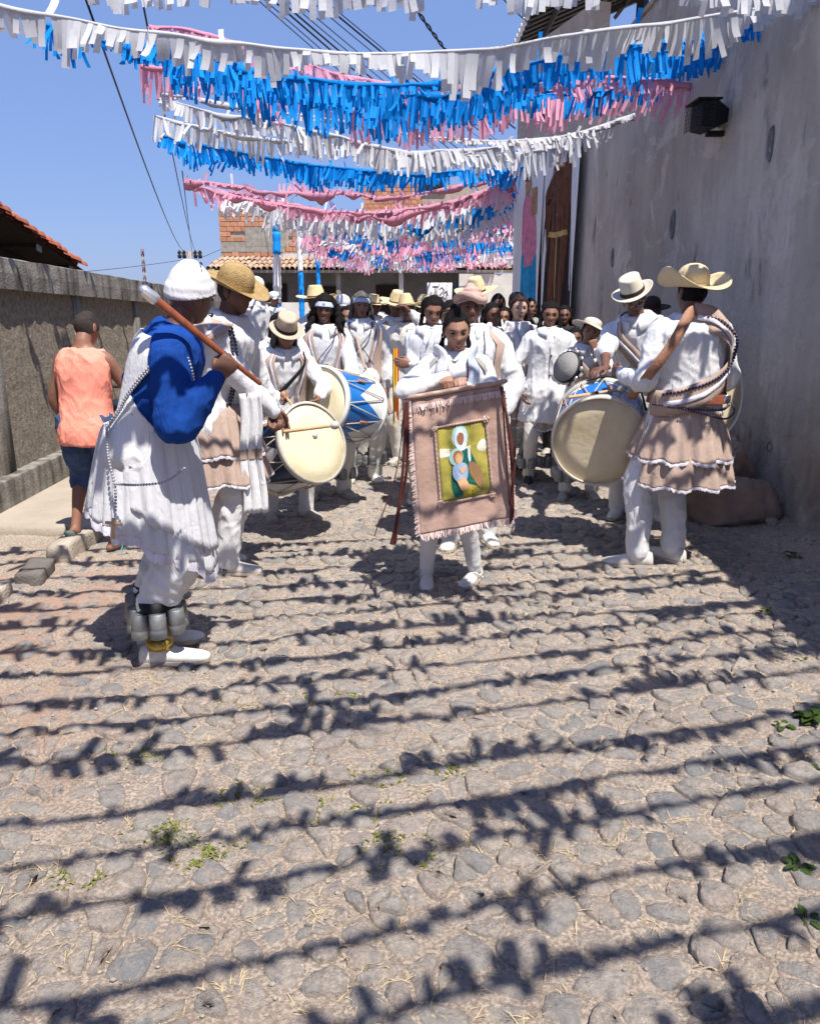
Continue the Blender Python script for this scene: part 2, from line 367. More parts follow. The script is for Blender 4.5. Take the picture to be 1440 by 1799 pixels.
def stone_mesh(poly, lift):
    c = poly.mean(0); e = np.roll(poly, -1, 0)-poly; poly = poly[np.linalg.norm(e, axis=1) > .008]
    if len(poly) < 3: return None
    q = []
    for i in range(len(poly)):                                     # cut the corners
        a, b = poly[i], poly[(i+1) % len(poly)]; q += [a*.80+b*.20, a*.5+b*.5+nrm(A((a-b)[::-1]*A((1, -1))))*random.uniform(-.006, .003), a*.22+b*.78]
    q = A(q); d = q-c; r = np.linalg.norm(d, axis=1)[:, None]; inset = random.choice((random.uniform(.003, .008), random.uniform(.006, .017)))
    if r.mean() < .018: return None
    def ring(k, z, jit=0): 
        p = c+d*(1-inset/r)*k; return np.column_stack([p, np.full(len(p), z)+rng.normal(0, jit, len(p))])
    bz = float(base_z(c[0], c[1])[0]*.5); top = bz+lift; tilt = rng.normal(0, .035, 2)
    dm = random.uniform(.001, .010); rings = [ring(1.0, bz-.03), ring(1.0, top-.007, .0020), ring(.90, top-.002, .0022), ring(.58, top+dm*.7, .0028)]
    V = np.vstack(rings+[np.array([[c[0]+rng.normal(0, .01), c[1]+rng.normal(0, .01), top+dm+rng.normal(0, .003)]])]); V[:, 2] += (V[:, :2]-c)@tilt
    n = len(q); F = []
    for k in range(3):
        for j in range(n): F.append((k*n+j, k*n+(j+1) % n, (k+1)*n+(j+1) % n, (k+1)*n+j))
    for j in range(n): F.append((3*n+j, 3*n+(j+1) % n, 4*n))
    return V, F
near = []
for po in cells(-2.33, 2.9, .55, 9.0, .092, .074): near.append((po, float(po[:, 1].mean())))
def shows(po):
    c = po.mean(0); d = max(.5, c[1]*_c+CAM_H*_s); e = po[:, 0].ptp() if hasattr(po[:, 0], 'ptp') else np.ptp(po[:, 0])
    u = abs(c[0]/d); return (e*np.ptp(po[:, 1])/d**3) if (u < .53 and c[1] > 1.4) else 0
near.sort(key=lambda t: -shows(t[0]))
restV = []; restR = []; made = 0
for po, y in near:
    c = po.mean(0)
    if y < 5: lift = random.choice((random.uniform(-.006, .003), random.uniform(.002, .012), random.uniform(.006, .020)))
    else: lift = random.uniform(.0, .010)
    sm_ = stone_mesh(po, lift)
    if sm_ is None: continue
    rv = random.random()
    if made < 298 and shows(po) > 0:
        obj('cobblestone', sm_[0], sm_[1], [M['cobble']], street, attr=[rv]*len(sm_[0])); made += 1
    else: restV.append(sm_); restR += [rv]*len(sm_[0])
V, F = join(restV); tag(obj('cobblestones', V, F, [M['cobble']], street, attr=restR), kind='stuff')
# gravel, dry straw and weeds between the stones
gv = []
ico = sphere((0, 0, 0), 1, 5, 4)
for k in range(1500):
    x, y = random.uniform(-2.3, 2.7), 1.2+random.random()**1.4*6; r = random.uniform(.003, .008)*(1.5 if x > 2 else 1)
    if random.random() < .12: x = random.uniform(2.0, 2.75); r *= 2
    gv.append(xf(basis((x, y, float(base_z(x, y)[0])+.005), (r*random.uniform(.8, 1.5), 0, 0), (0, r, 0), (0, 0, r*.7)), ico))
tag(obj('gravel', *join(gv), [M['concrete']]), 'small grey grit lying scattered over the cobbled street', 'gravel', kind='stuff')
def blades(n, pick, L, wd, up):
    out = []
    for k in range(n):
        cx, cy = pick(); z0 = float(base_z(cx, cy)[0])
        for b in range(random.randint(4, 9)):
            a = random.uniform(0, 6.28); l = random.uniform(.5, 1)*L; x, y = cx+random.gauss(0, .018), cy+random.gauss(0, .018)
            d = A((math.cos(a), math.sin(a), 0)); s = A((-d[1], d[0], 0))*wd; h = random.uniform(*up)
            p0 = A((x, y, z0)); p1 = p0+d*l*.55+A((0, 0, h*l)); p2 = p0+d*l+A((0, 0, h*l*.6))
            out.append((A([p0-s, p0+s, p1+s, p1-s, p2]), [(0, 1, 2, 3), (3, 2, 4)]))
    return join(out)
tag(obj('dry_grass', *blades(420, lambda: (random.uniform(-1.9, 2.3), 1.35+random.random()**1.5*3.6), random.choice((.05, .06, .075)), .0011, (.05, .35)), [M['dry']], smooth=False), 'wisps of dry yellow grass in the joints of the cobbled street', 'dry grass', kind='stuff')
mossp = [(-.75, 2.15), (-.55, 2.35), (-.95, 1.95), (-.2, 2.3), (-.1, 2.45), (-.75, 2.95), (-.3, 3.05), (-.62, 2.05), (.1, 2.5), (.0, 2.1), (-1.0, 2.6)]
def mp():
    c = random.choice(mossp); return c[0]+random.gauss(0, .06), c[1]+random.gauss(0, .03)
tag(obj('moss', *blades(230, mp, .022, .0028, (.2, .7)), [mat('moss_green', (.17, .19, .04), .9, .4, 30)], smooth=False), 'patches of short yellow green moss between the near cobbles', 'moss', kind='stuff')
def weed(px, py, s, n, label):
    c = on_ground(px, py); c[2] = float(base_z(c[0], c[1])[0]); t = empty('weed', c, label, 'weed', group='weeds at the right edge of the street')
    for k in range(n):
        a = random.uniform(0, 6.28); l = s*random.uniform(.4, 1); h = s*random.uniform(.2, .7); d = A((math.cos(a), math.sin(a), 0)); sd = A((-d[1], d[0], 0))*s*random.uniform(.16, .26)
        p = d*l*.3+A((0, 0, h*.6)); V = A([p, p+d*l*.25+sd+(0, 0, h*.2), p+d*l*.62+sd*.7+(0, 0, h*.22), p+d*l*.85+(0, 0, h*.1), p+d*l*.62-sd*.7+(0, 0, h*.16), p+d*l*.25-sd+(0, 0, h*.14), p+d*l*.4+(0, 0, h*.1)])
        obj('leaf', V, [(6, 0, 1), (6, 1, 2), (6, 2, 3), (6, 3, 4), (6, 4, 5), (6, 5, 0)], [M['green']], t)
    obj('stem', *join([tube([(0, 0, 0), (d_[0], d_[1], s*.35)], .0016, 4) for d_ in [(random.gauss(0, .15)*s, random.gauss(0, .15)*s) for _ in range(5)]]), [M['green']], t)
for w_ in [(1425, 1262, .085, 26, 'leafy weed at the right edge of the street, the tallest and bushiest one'), (1375, 1278, .06, 12, 'low weed just left of the bushiest weed at the right edge'),
           (1345, 1078, .05, 10, 'small weed by the edge of the wall shadow, farthest one up the street'), (1408, 1170, .045, 7, 'tiny weed between the wall shadow and the bushy weed'),
           (1398, 1525, .055, 8, 'broad leaved weed low on the right, nearest to the viewer but one'), (1360, 1310, .03, 6, 'tiny sprout on the cobbles below the bushy weed'),
           (1432, 1350, .04, 8, 'flat weed at the very right edge below the bushy one'), (1415, 1618, .05, 9, 'dark green weed nearest to the viewer on the right'),
           (1395, 985, .07, 12, 'weed growing in the shade at the foot of the grey wall')]: weed(*w_)

# ---- kerb and sidewalk on the left
sidewalk = obj('sidewalk', *join([bbox((-3.3, 5.35, -.05), (-2.42, 60, .075), .02), bbox((-3.3, -8, -.05), (-2.62, 4.3, .06), .02)]), [mat('sidewalk_concrete', (.37, .32, .265), .92, .35, 3.5, .9, 30, col2=(.30, .26, .21), mixat=.45)]); tag(sidewalk, kind='structure')
def rough_block(lo, hi, amp, seed, n=5):
    """a hewn block: subdivided box with knocked-in faces"""
    lo, hi = A(lo, float), A(hi, float); me = bmesh.new(); bmesh.ops.create_cube(me, size=1); bmesh.ops.subdivide_edges(me, edges=me.edges[:], cuts=n, use_grid_fill=True)
    V = A([v.co[:] for v in me.verts]); F = [tuple(v.index for v in f.verts) for f in me.faces]; me.free()
    k = np.abs(V).max(1); l3 = np.linalg.norm(V, axis=1); V = V*(1-.10*((l3/.866)**3))[:, None]
    V = (V+.5)*(hi-lo)+lo; s = wn(V, 14, seed)*amp+wn(V, 40, seed+3)*amp*.4
    return V+np.stack([s, wn(V, 12, seed+5)*amp, wn(V, 15, seed+7)*amp], 1), F
kerb = tag(bpy.data.objects.new('kerb', None), kind='structure'); COL.objects.link(kerb)
kmat = mat('kerb_stone', (.42, .37, .31), .92, .3, 6, .8, 70); kdark = mat('dark_kerb_stone', (.16, .145, .13), .9, .3, 6, .8, 70)
for i, (x, y, l, wd, h, rz, m_) in enumerate([(-2.20, 5.02, .60, .15, .13, -.03, kmat), (-2.22, 4.47, .30, .15, .10, .10, kdark), (-2.30, 3.95, .5, .15, .10, .02, kmat), (-2.3, 3.35, .5, .15, .05, .0, kmat),
                                               (-2.36, 5.65, .55, .15, .085, 0, kmat), (-2.36, 6.35, .7, .15, .085, 0, kmat), (-2.36, 7.2, .8, .15, .085, 0, kmat), (-2.36, 8.2, .9, .15, .085, 0, kmat)]):
    o = obj('kerb_stone', *rough_block((-wd/2, -l/2, -.05), (wd/2, l/2, h), .010, i), [m_], kerb); o.location = (x, y, 0); o.rotation_euler = (0, 0, rz)

# ---- left wall: rough-cast panels, pilasters, plinth, sloping cap
def rc(m, t, b, mp, out):
    N, L = t.nodes, t.links; v = N.new('ShaderNodeTexNoise'); v.inputs['Scale'].default_value = 34; v.inputs['Detail'].default_value = 7; v.inputs['Roughness'].default_value = .75; L.new(mp.outputs[0], v.inputs[0])
    bp = N.new('ShaderNodeBump'); bp.inputs['Strength'].default_value = 1; bp.inputs['Distance'].default_value = .09; L.new(v.outputs[0], bp.inputs['Height']); L.new(bp.outputs[0], b.inputs['Normal'])
M['roughcast'] = mat('roughcast', (.56, .485, .385), .95, .35, 22, extra=rc, spec=.1, col2=(.27, .23, .185), mixat=.46)
def stains(m, t, b, mp, out):
    N, L = t.nodes, t.links
    n = N.new('ShaderNodeTexNoise'); n.inputs['Scale'].default_value = 3; n.inputs['Detail'].default_value = 8; q = N.new('ShaderNodeMapping'); q.inputs['Scale'].default_value = (3, 3, .5)
    L.new(mp.inputs[0].links[0].from_socket, q.inputs[0]); L.new(q.outputs[0], n.inputs[0])
    r = N.new('ShaderNodeValToRGB'); r.color_ramp.elements[0].position = .45; r.color_ramp.elements[1].position = .66; r.color_ramp.elements[0].color = (1, 1, 1, 1); r.color_ramp.elements[1].color = (.38, .36, .34, 1)
    L.new(n.outputs[0], r.inputs[0]); x = N.new('ShaderNodeMix'); x.data_type = 'RGBA'; x.blend_type = 'MULTIPLY'; x.inputs[0].default_value = 1
    L.new(out, x.inputs[6]); L.new(r.outputs[0], x.inputs[7]); L.new(x.outputs[2], b.inputs['Base Color'])
M['cap_concrete'] = mat('weathered_concrete', (.27, .25, .22), .92, .3, 7, .7, 50, extra=stains)
lw = empty('boundary_wall', (-3.13, 6, 0), 'rough cast grey boundary wall with concrete cap along the left sidewalk', 'wall')
def wx(x, y, z): return (x+3.13, y-6, z)
def ztop(y): return 1.945-.040*(y-5.6)
pil = [-5.2, -3.3, -1.4, .5, 2.4, 4.25, 6.08, 7.72, 9.35, 11.0, 12.7, 14.4, 16.2, 18.0]
for a, b_ in zip(pil[:-1], pil[1:]):
    V, F = grid(0, 1, int((b_-a)/.05), 0, 1, 36, lambda X, Y: X*0); y = a+V[:, 0]*(b_-a); z = -.05+V[:, 1]*(ztop(y)-.05)
    P = np.stack([np.zeros(len(y)), y-6, z], 1); P[:, 0] = .006*wn(P, 30, 2)+.005*wn(P, 70, 6)
    obj('panel', P, [f[::-1] for f in F], [M['roughcast']], lw)
for y in pil: obj('pilaster', *bbox(wx(-3.24, y-.09, -.05), wx(-3.105, y+.09, ztop(y)-.2), .008), [M['cap_concrete']], lw)
V, F = bbox((0, 0, 0), (1, 1, 1), .0); 
def sloped(x0, x1, y0, y1, h, dz=0, n=14):
    rings = [A([(x0, y, ztop(y)-h+dz), (x1, y, ztop(y)-h+dz), (x1+.006, y, ztop(y)-h/2+dz), (x1, y, ztop(y)-.008+dz), (x1-.02, y, ztop(y)+dz), (x0, y, ztop(y)+dz)])-A((-3.13, 6, 0)) for y in np.linspace(y0, y1, n)]
    rings = [r+rng.normal(0, .0022, r.shape) for r in rings]; return loft(rings)
obj('cap', *sloped(-3.34, -3.06, -6, 18.2, .235, n=120), [M['cap_concrete']], lw, smooth=False)
obj('plinth', *rough_block(wx(-3.2, -6, -.05), wx(-3.035, 17, .30), .006, 3, 30), [M['cap_concrete']], lw)
obj('wall_core', *bbox(wx(-3.33, -6, -.05), wx(-3.16, 18, 1.30), .01), [M['cap_concrete']], lw)

# ---- house behind the left wall: tiled verge seen from below
M['clay'] = mat('clay_tile', (.52, .17, .09), .85, .35, 12, .4, 60, col2=(.26, .08, .05), mixat=.42, rnd=.3); M['clay_far'] = mat('weathered_clay_tile', (.50, .33, .22), .9, .3, 12, .4, 60, rnd=.25)
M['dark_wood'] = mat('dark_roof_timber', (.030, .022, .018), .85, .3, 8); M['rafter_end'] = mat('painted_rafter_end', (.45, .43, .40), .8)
hl = empty('tiled_house', (-5.5, 8, 0), 'house behind the left wall, dark under its red tiled roof edge', 'house')
def hx(p): return A(p, float)-A((-5.5, 8, 0))
ra, rb = A((-4.10, 7.72, 2.73)), A((-4.05, 10.55, 1.99)); sl_ = (rb-ra)/np.linalg.norm(rb-ra); side = nrm(A((-1, -.05, .0))); upn = nrm(np.cross(sl_, side)); upn = upn if upn[2] > 0 else -upn
def roof_pt(a, b, c): return hx(ra+sl_*a+side*b+upn*c)
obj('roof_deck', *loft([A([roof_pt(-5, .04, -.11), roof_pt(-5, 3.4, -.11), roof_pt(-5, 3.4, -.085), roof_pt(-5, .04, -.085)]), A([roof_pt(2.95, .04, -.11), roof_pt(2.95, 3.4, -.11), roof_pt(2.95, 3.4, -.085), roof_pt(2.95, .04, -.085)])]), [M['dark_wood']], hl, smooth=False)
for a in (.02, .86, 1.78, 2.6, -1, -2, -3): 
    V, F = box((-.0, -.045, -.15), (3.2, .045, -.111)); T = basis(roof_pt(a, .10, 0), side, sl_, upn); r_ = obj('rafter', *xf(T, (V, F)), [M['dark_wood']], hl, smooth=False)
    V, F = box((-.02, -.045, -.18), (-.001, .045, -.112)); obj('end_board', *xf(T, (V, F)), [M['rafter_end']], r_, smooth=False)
V, F = loft([np.stack([(.075-.012*k)*np.cos(th_), np.full(9, .30*k-.05), (.075-.012*k)*np.sin(th_)*.95-.01*k], 1) for k in (0, .5, 1) for th_ in [np.linspace(0, math.pi, 9)]], False, False)
Vi, Fi = V*A((.84, 1, .84)), [f[::-1] for f in F]; tm = bpy.data.meshes.new('roof_tile'); VV, FF = join([(V, F), (Vi, Fi)]); tm.from_pydata(VV.tolist(), [], FF); tm.materials.append(M['clay']); tm.polygons.foreach_set('use_smooth', [True]*len(tm.polygons))
def inst(name, me, T, parent):
    o = bpy.data.objects.new(name, me); COL.objects.link(o); o.parent = parent; o.matrix_local = Matrix(np.asarray(T).tolist()); return o
for c in range(3):
    for k in range(42):
        a = 2.78-k*.185; T = basis(roof_pt(a, .05+c*.19+random.gauss(0, .006), -.045+random.gauss(0, .004)), side*random.choice((1, 1)), -sl_, upn); T[:3, :3] = T[:3, :3]@A(Matrix.Rotation(random.gauss(0, .03), 3, 'Z'))@A(Matrix.Rotation(-.10, 3, 'X')); inst('roof_tile', tm, T, hl)
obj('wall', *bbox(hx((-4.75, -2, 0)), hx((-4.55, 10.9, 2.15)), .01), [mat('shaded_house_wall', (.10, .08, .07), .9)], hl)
obj('wall', *bbox(hx((-8, 10.7, 0)), hx((-4.75, 10.9, 1.9)), .01), [M['concrete']], hl)

# ---- the tall grey plastered wall on the right
def plaster(m, t, b, mp, out):
    N, L = t.nodes, t.links; geo = N.new('ShaderNodeNewGeometry')
    def nz(s, st, det=7, ro=.6):
        q = N.new('ShaderNodeMapping'); q.inputs['Scale'].default_value = st; L.new(geo.outputs['Position'], q.inputs[0])
        n = N.new('ShaderNodeTexNoise'); n.inputs['Scale'].default_value = s; n.inputs['Detail'].default_value = det; n.inputs['Roughness'].default_value = ro; n.inputs['Distortion'].default_value = .6; L.new(q.outputs[0], n.inputs[0]); return n.outputs[0]
    def rp(f, a, c, ca, cb, mid=None):
        r = N.new('ShaderNodeValToRGB'); r.color_ramp.elements[0].position = a; r.color_ramp.elements[1].position = c; r.color_ramp.elements[0].color = (*ca, 1); r.color_ramp.elements[1].color = (*cb, 1); L.new(f, r.inputs[0]); return r.outputs[0]
    def mx(f, a, c, bt='MIX'):
        x = N.new('ShaderNodeMix'); x.data_type = 'RGBA'; x.blend_type = bt
        if isinstance(f, float): x.inputs[0].default_value = f
        else: L.new(f, x.inputs[0])
        for k, v in ((6, a), (7, c)):
            if isinstance(v, tuple): x.inputs[k].default_value = (*v, 1)
            else: L.new(v, x.inputs[k])
        return x.outputs[2]
    W0, B0 = (0, 0, 0), (1, 1, 1)
    base = mx(rp(nz(.55, (1, 1, .8)), .40, .62, W0, B0), (.36, .31, .265), (.57, .51, .44))
    base = mx(rp(nz(2.0, (1, 1.6, .35)), .44, .60, W0, (.75, .75, .75)), base, (.42, .375, .33))
    base = mx(rp(nz(1.1, (1, .9, 1.1), 9, .7), .56, .60, W0, (.42, .42, .42)), base, (.70, .64, .56))      # pale salt bloom
    base = mx(rp(nz(1.7, (1, 1.4, .9), 5), .63, .72, W0, (.75, .75, .75)), base, (.12, .11, .105))       # damp dark blotches
    base = mx(rp(nz(7, (1, 1, .12), 6), .55, .75, W0, (.35, .35, .35)), base, (.24, .215, .19))         # streaks
    sx = N.new('ShaderNodeSeparateXYZ'); L.new(geo.outputs['Position'], sx.inputs[0]); mr = N.new('ShaderNodeMapRange'); mr.inputs[1].default_value = 1.1; mr.inputs[2].default_value = .1; L.new(sx.outputs[2], mr.inputs[0])
    mu = N.new('ShaderNodeMath'); mu.operation = 'MULTIPLY'; L.new(mr.outputs[0], mu.inputs[0]); L.new(rp(nz(1.6, (1, 1, 1)), .35, .6, W0, B0), mu.inputs[1])
    base = mx(mu.outputs[0], base, (.19, .15, .11)); L.new(base, b.inputs['Base Color'])
    bp = N.new('ShaderNodeBump'); bp.inputs['Strength'].default_value = .8; bp.inputs['Distance'].default_value = .05; L.new(nz(9, (1, 1, 1), 8, .65), bp.inputs['Height']); L.new(bp.outputs[0], b.inputs['Normal'])
M['plaster'] = mat('grey_plaster', (.36, .34, .34), .93, extra=plaster, spec=.1)
rw = empty('plastered_wall', (2.9, 6, 0), 'tall stained grey plastered wall shading the right side of the street', 'wall')
def rx(p): return A(p, float)-A((2.9, 6, 0))
V, F = grid(0, 1, 200, 0, 1, 70, lambda X, Y: X*0); y = -6+V[:, 0]*19.6; z = -.1+V[:, 1]*4.95
z = np.where(y < 4.95, -.1+V[:, 1]*3.45, z); P = np.stack([np.zeros(len(y)), y, z], 1); P[:, 0] = 2.8+.010*wn(P, 2.2, 3)+.004*wn(P, 9, 8)-.05*smooth01((.5-z)/.5)*(.5+.5*wn(P, 3, 4))
obj('wall_face', P-A((2.9, 6, 0)), F, [M['plaster']], rw)
obj('wall_core', *join([box(rx((2.86, 4.95, -.1)), rx((3.05, 13.6, 4.84))), box(rx((2.86, -6, -.1)), rx((3.05, 4.95, 3.34)))]), [M['plaster']], rw, smooth=False)
obj('coping', *join([bbox(rx((2.76, 4.93, 4.85)), rx((3.08, 13.62, 4.91)), .01), bbox(rx((2.76, -6, 3.35)), rx((3.08, 4.93, 3.40)), .01)]), [M['concrete']], rw, smooth=False)
def patch(px, py, w_, h_, k):
    u = (px-720)/FPX; d = 2.79/u; v = (899.5-py)/FPX; c = A((2.795, (_c+v*_s)*d, CAM_H+(v*_c-_s)*d)); rings = []
    th = np.linspace(0, 6.283, 18, endpoint=False)
    for q, dx in ((1, .004), (.86, -.012), (.62, -.008), (.45, .006), (.1, .008)):
        p = np.stack([np.full(18, dx), np.cos(th)*w_*q, np.sin(th)*h_*q], 1); p[:, 1:] *= (1+.14*wn(p, 9/w_*.1, k))[:, None]; rings.append(c+p-A((2.9, 6, 0)))
    obj('filled_hole', *loft(rings), [mat_hole], rw)
mat_hole = mat('mortar_fill', (.20, .19, .19), .95, .4, 14, .8, 40)
for k, q in enumerate([(1352, 253, .05, .13), (1180, 395, .075, .15), (1075, 452, .08, .13), (1352, 785, .05, .045), (1265, 215, .06, .05)]): patch(*q, k)
# the wall's end, turned into the street, with the window of an upper storey and the roof over it
we = empty('house_corner', (2.4, 15, 0), 'grey corner of the building beyond the long wall, dark window high up', 'building')
p0, p1 = A((2.80, 13.6)), A((2.05, 16.35)); dn = (p1-p0)/np.linalg.norm(p1-p0); nn = A((-dn[1], dn[0])); nn = nn if nn[0] < 0 else -nn; Ls = np.linalg.norm(p1-p0)
def cx(a, z, off=0): q = p0+dn*a+nn*off; return A((q[0]-2.4, q[1]-15, z))
def prism(a0, a1, z0, z1, o0, o1): return loft([A([cx(a0, z, o0), cx(a1, z, o0), cx(a1, z, o1), cx(a0, z, o1)]) for z in (z0, z1)])
obj('wall', *join([prism(0, Ls, -.1, 4.56, -.25, 0), prism(0, .9, 4.56, 5.9, -.25, 0), prism(1.9, Ls, 4.56, 5.9, -.25, 0), prism(.9, 1.9, 5.12, 5.9, -.25, 0)]), [M['plaster']], we, smooth=False)
wf = obj('window', *join([prism(.9, 1.9, 4.56, 4.60, -.15, -.05), prism(.9, 1.9, 5.08, 5.12, -.15, -.05), prism(.9, .94, 4.6, 5.08, -.15, -.05), prism(1.86, 1.9, 4.6, 5.08, -.15, -.05), prism(1.38, 1.42, 4.6, 5.08, -.15, -.05)]), [M['black']], we, smooth=False)
obj('pane', *prism(.94, 1.86, 4.6, 5.08, -.12, -.11), [M['black_gloss']], wf, smooth=False)
obj('side_wall', *box((2.05-2.4, 16.35-15, -.1), (9, 16.6-15, 5.9)), [M['plaster']], we, smooth=False)
obj('floor_slab', *box((2.9-2.4, 13.7-15, 4.4), (9, 16.3-15, 4.55)), [M['concrete']], we, smooth=False)
# corrugated roof on black beams
ro = empty('corrugated_roof', (4, 15, 6.5), 'corrugated metal roof on black steel beams above the grey wall', 'roof')
def rz_(x): return 6.42+(x-2.05)*.40
ny = 170; ys = np.linspace(12.2, 18.4, ny); pr = .028*np.sin((ys-12.2)*2*math.pi/.21); rings = []
for x in (2.05, 3.5, 5, 8): rings.append(np.stack([np.full(ny, x), ys, rz_(x)+pr], 1)-A((4, 15, 6.5)))
for k in range(20):
    y0, y1 = 12.2+k*.31, 12.2+(k+1)*.31+.02; yy = np.linspace(y0, y1, 10); q = .05*np.sin((yy-12.2)*2*math.pi/.31)
    o = obj('roof_sheet', *loft([np.stack([np.full(10, x), yy, rz_(x)+q+.003*(k % 2)], 1)-A((4, 15, 6.5)) for x in (2.05, 3.5, 5, 8)], False, False), [M['zinc'] if 'zinc' in M else M.setdefault('zinc', mat('zinc_sheet', (.70, .70, .72), .5, .15, 5, .1, trans=.16))], ro)
    y0 += .0; obj('stripe_slat', *loft([A([(x, y0-.07, rz_(x)-.14), (x, y0+.07, rz_(x)-.14), (x, y0+.07, rz_(x)-.06), (x, y0-.07, rz_(x)-.06)])-A((4, 15, 6.5)) for x in (2.12, 7.9)]), [M['black']], ro, smooth=False)  # black slats added to give the underside its light and dark stripes
for nm, a, b_, r_ in [('beam', (2.15, 12.6, 6.33), (8, 12.6, 8.6), .06), ('beam', (2.15, 15.2, 6.33), (8, 15.2, 8.6), .06), ('beam', (2.15, 17.6, 6.33), (8, 17.6, 8.6), .06), ('beam', (2.6, 12.2, 6.48), (2.6, 18.4, 6.48), .05), ('beam', (4.2, 12.2, 7.1), (4.2, 18.4, 7.1), .05),
                      ('post', (3.45, 13.4, 4.4), (3.45, 13.4, 6.9), .09), ('post', (3.2, 16.1, 5.5), (3.2, 16.1, 6.8), .07), ('brace', (3.45, 13.4, 5.8), (2.3, 13.4, 6.42), .04), ('brace', (3.45, 13.4, 5.9), (4.6, 14.6, 7.1), .04), ('gutter', (2.9, 12.2, 5.55), (4.2, 12.9, 7.0), .04)]:
    a, b_ = A(a)-A((4, 15, 6.5)), A(b_)-A((4, 15, 6.5)); obj(nm, *tube([a, (a+b_)/2, b_], r_, 4, False), [M['black']], ro, smooth=False)
# caged lamp on the wall
c = at(1187, 205, 7.75); c[0] = 2.80
lp = empty('wall_lamp', c, 'black caged flood lamp fixed high on the grey wall', 'lamp')
fr = []
for z in np.linspace(-.10, .10, 7): fr.append(tube([(-.30, -.17, z), (-.30, .17, z)], .003, 4, False)); 
for y in np.linspace(-.17, .17, 9): fr.append(tube([(-.30, y, -.11), (-.30, y, .11)], .003, 4, False))
for x in np.linspace(-.28, -.15, 5): fr.append(tube([(x, -.17, -.11), (x, -.17, .11)], .003, 4, False))
for z in np.linspace(-.10, .10, 7): fr.append(tube([(-.30, -.17, z), (-.15, -.17, z)], .003, 4, False))
obj('cage', *join(fr), [M['black']], lp); obj('housing', *loft([A([(x, -h*1.5, -h), (x, h*1.5, -h), (x, h*1.5, h), (x, -h*1.5, h)]) for x, h in ((-.26, .10), (-.15, .115), (0, .05))]), [M['black']], lp, smooth=False)
obj('bracket', *box((-.16, -.03, -.16), (0, .03, -.115)), [M['black']], lp, smooth=False); obj('hood', *box((-.31, -.18, .112), (-.1, .18, .125)), [M['black']], lp, smooth=False)
# rocks at the foot of the wall
def rock(c, r, seed, label, m_):
    V, F = sphere((0, 0, 0), 1, 48, 34); r_ = np.random.default_rng(seed)
    for k in range(14):
        n_ = nrm(r_.normal(size=3)*A((1, 1, .7))); lim = r_.uniform(.58, .84); V = V-np.maximum(0, V@n_-lim)[:, None]*n_
    V = V*A(r)*1.35; V += V*(.09*wn(V, 11, seed)+.05*(1-2*np.abs(wn(V, 30, seed+2)))+.025*wn(V, 80, seed+3))[:, None]; o = obj('rock', V, F, [m_]); o.location = c; return tag(o, label, 'rock', 'rocks at the foot of the grey wall')
rm = mat('brown_rock', (.40, .26, .18), .9, .4, 5, 1, 22, col2=(.22, .17, .14), mixat=.5); rm2 = mat('grey_rock', (.22, .20, .19), .9, .4, 6, 1, 25)
for q in [((2.36, 5.75, .13), (.29, .18, .20), 1, 'largest brown boulder, flat topped, in front of the pile by the grey wall', rm), ((2.42, 6.18, .28), (.25, .20, .28), 4, 'angular brown rock standing behind the largest boulder', rm),
          ((2.60, 6.1, .13), (.14, .12, .10), 7, 'small grey rock against the wall right of the boulder', rm2), ((2.10, 6.05, .12), (.18, .16, .15), 9, 'rough rock at the left end of the pile by the wall', rm), ((2.62, 5.55, .05), (.045, .04, .03), 12, 'fist sized pale stone lying right of the boulder', M['concrete'])]: rock(*q)
def cloth_panel(a0, a1, zt, zb, paint, label, name='hanging_cloth'):
    t = empty(name, (2.4, 15, 0), label, 'hanging banner', group='cloth banners hung on the building corner')
    def P(u, v, off=0):                                            # u across, v down: cloth gathered in folds
        u = np.asarray(u, float); v = np.asarray(v, float); a = a0+(a1-a0)*u*(1-.04*v); o_ = .10+.045*np.sin(u*15+2*v)*(.35+.65*v)+.02*np.sin(u*37+1.3)+off
        q = p0[None]+dn[None]*a[..., None]+nn[None]*o_[..., None]; return np.stack([q[..., 0]-2.4, q[..., 1]-15, zt+(zb-zt)*v+.02*np.sin(u*9)], -1)
    U, Vv = np.meshgrid(np.linspace(0, 1, 40), np.linspace(0, 1, 24)); V = P(U.ravel(), Vv.ravel()); F = [(i*40+j, i*40+j+1, (i+1)*40+j+1, (i+1)*40+j) for i in range(23) for j in range(39)]
    obj('sheet', V, F, [M['white_cloth']], t)
    for k, (nm, col, rows) in enumerate(paint):                    # printed figure: bands between a left and a right outline
        vv = np.linspace(rows[0][0], rows[-1][0], 26); ll = np.interp(vv, [r[0] for r in rows], [r[1] for r in rows]); rr = np.interp(vv, [r[0] for r in rows], [r[2] for r in rows]); n = 12
        uu = ll[:, None]+(rr-ll)[:, None]*np.linspace(0, 1, n)[None]; V = P(uu.ravel(), np.repeat(vv, n), .006+.004*k); obj(nm, V, [(i*n+j, i*n+j+1, (i+1)*n+j+1, (i+1)*n+j) for i in range(25) for j in range(n-1)], [col], t)
    return t
pm = lambda n_, c_: mat(n_, c_, .85, .3, 7)
sk, pk, bl, br, bd = pm('print_skin', (.45, .25, .15)), pm('print_pink', (.62, .22, .34)), pm('print_blue', (.02, .28, .52)), pm('print_brown', (.14, .055, .03)), pm('print_dark', (.03, .022, .02))
gd = pm('print_gold', (.5, .34, .12))
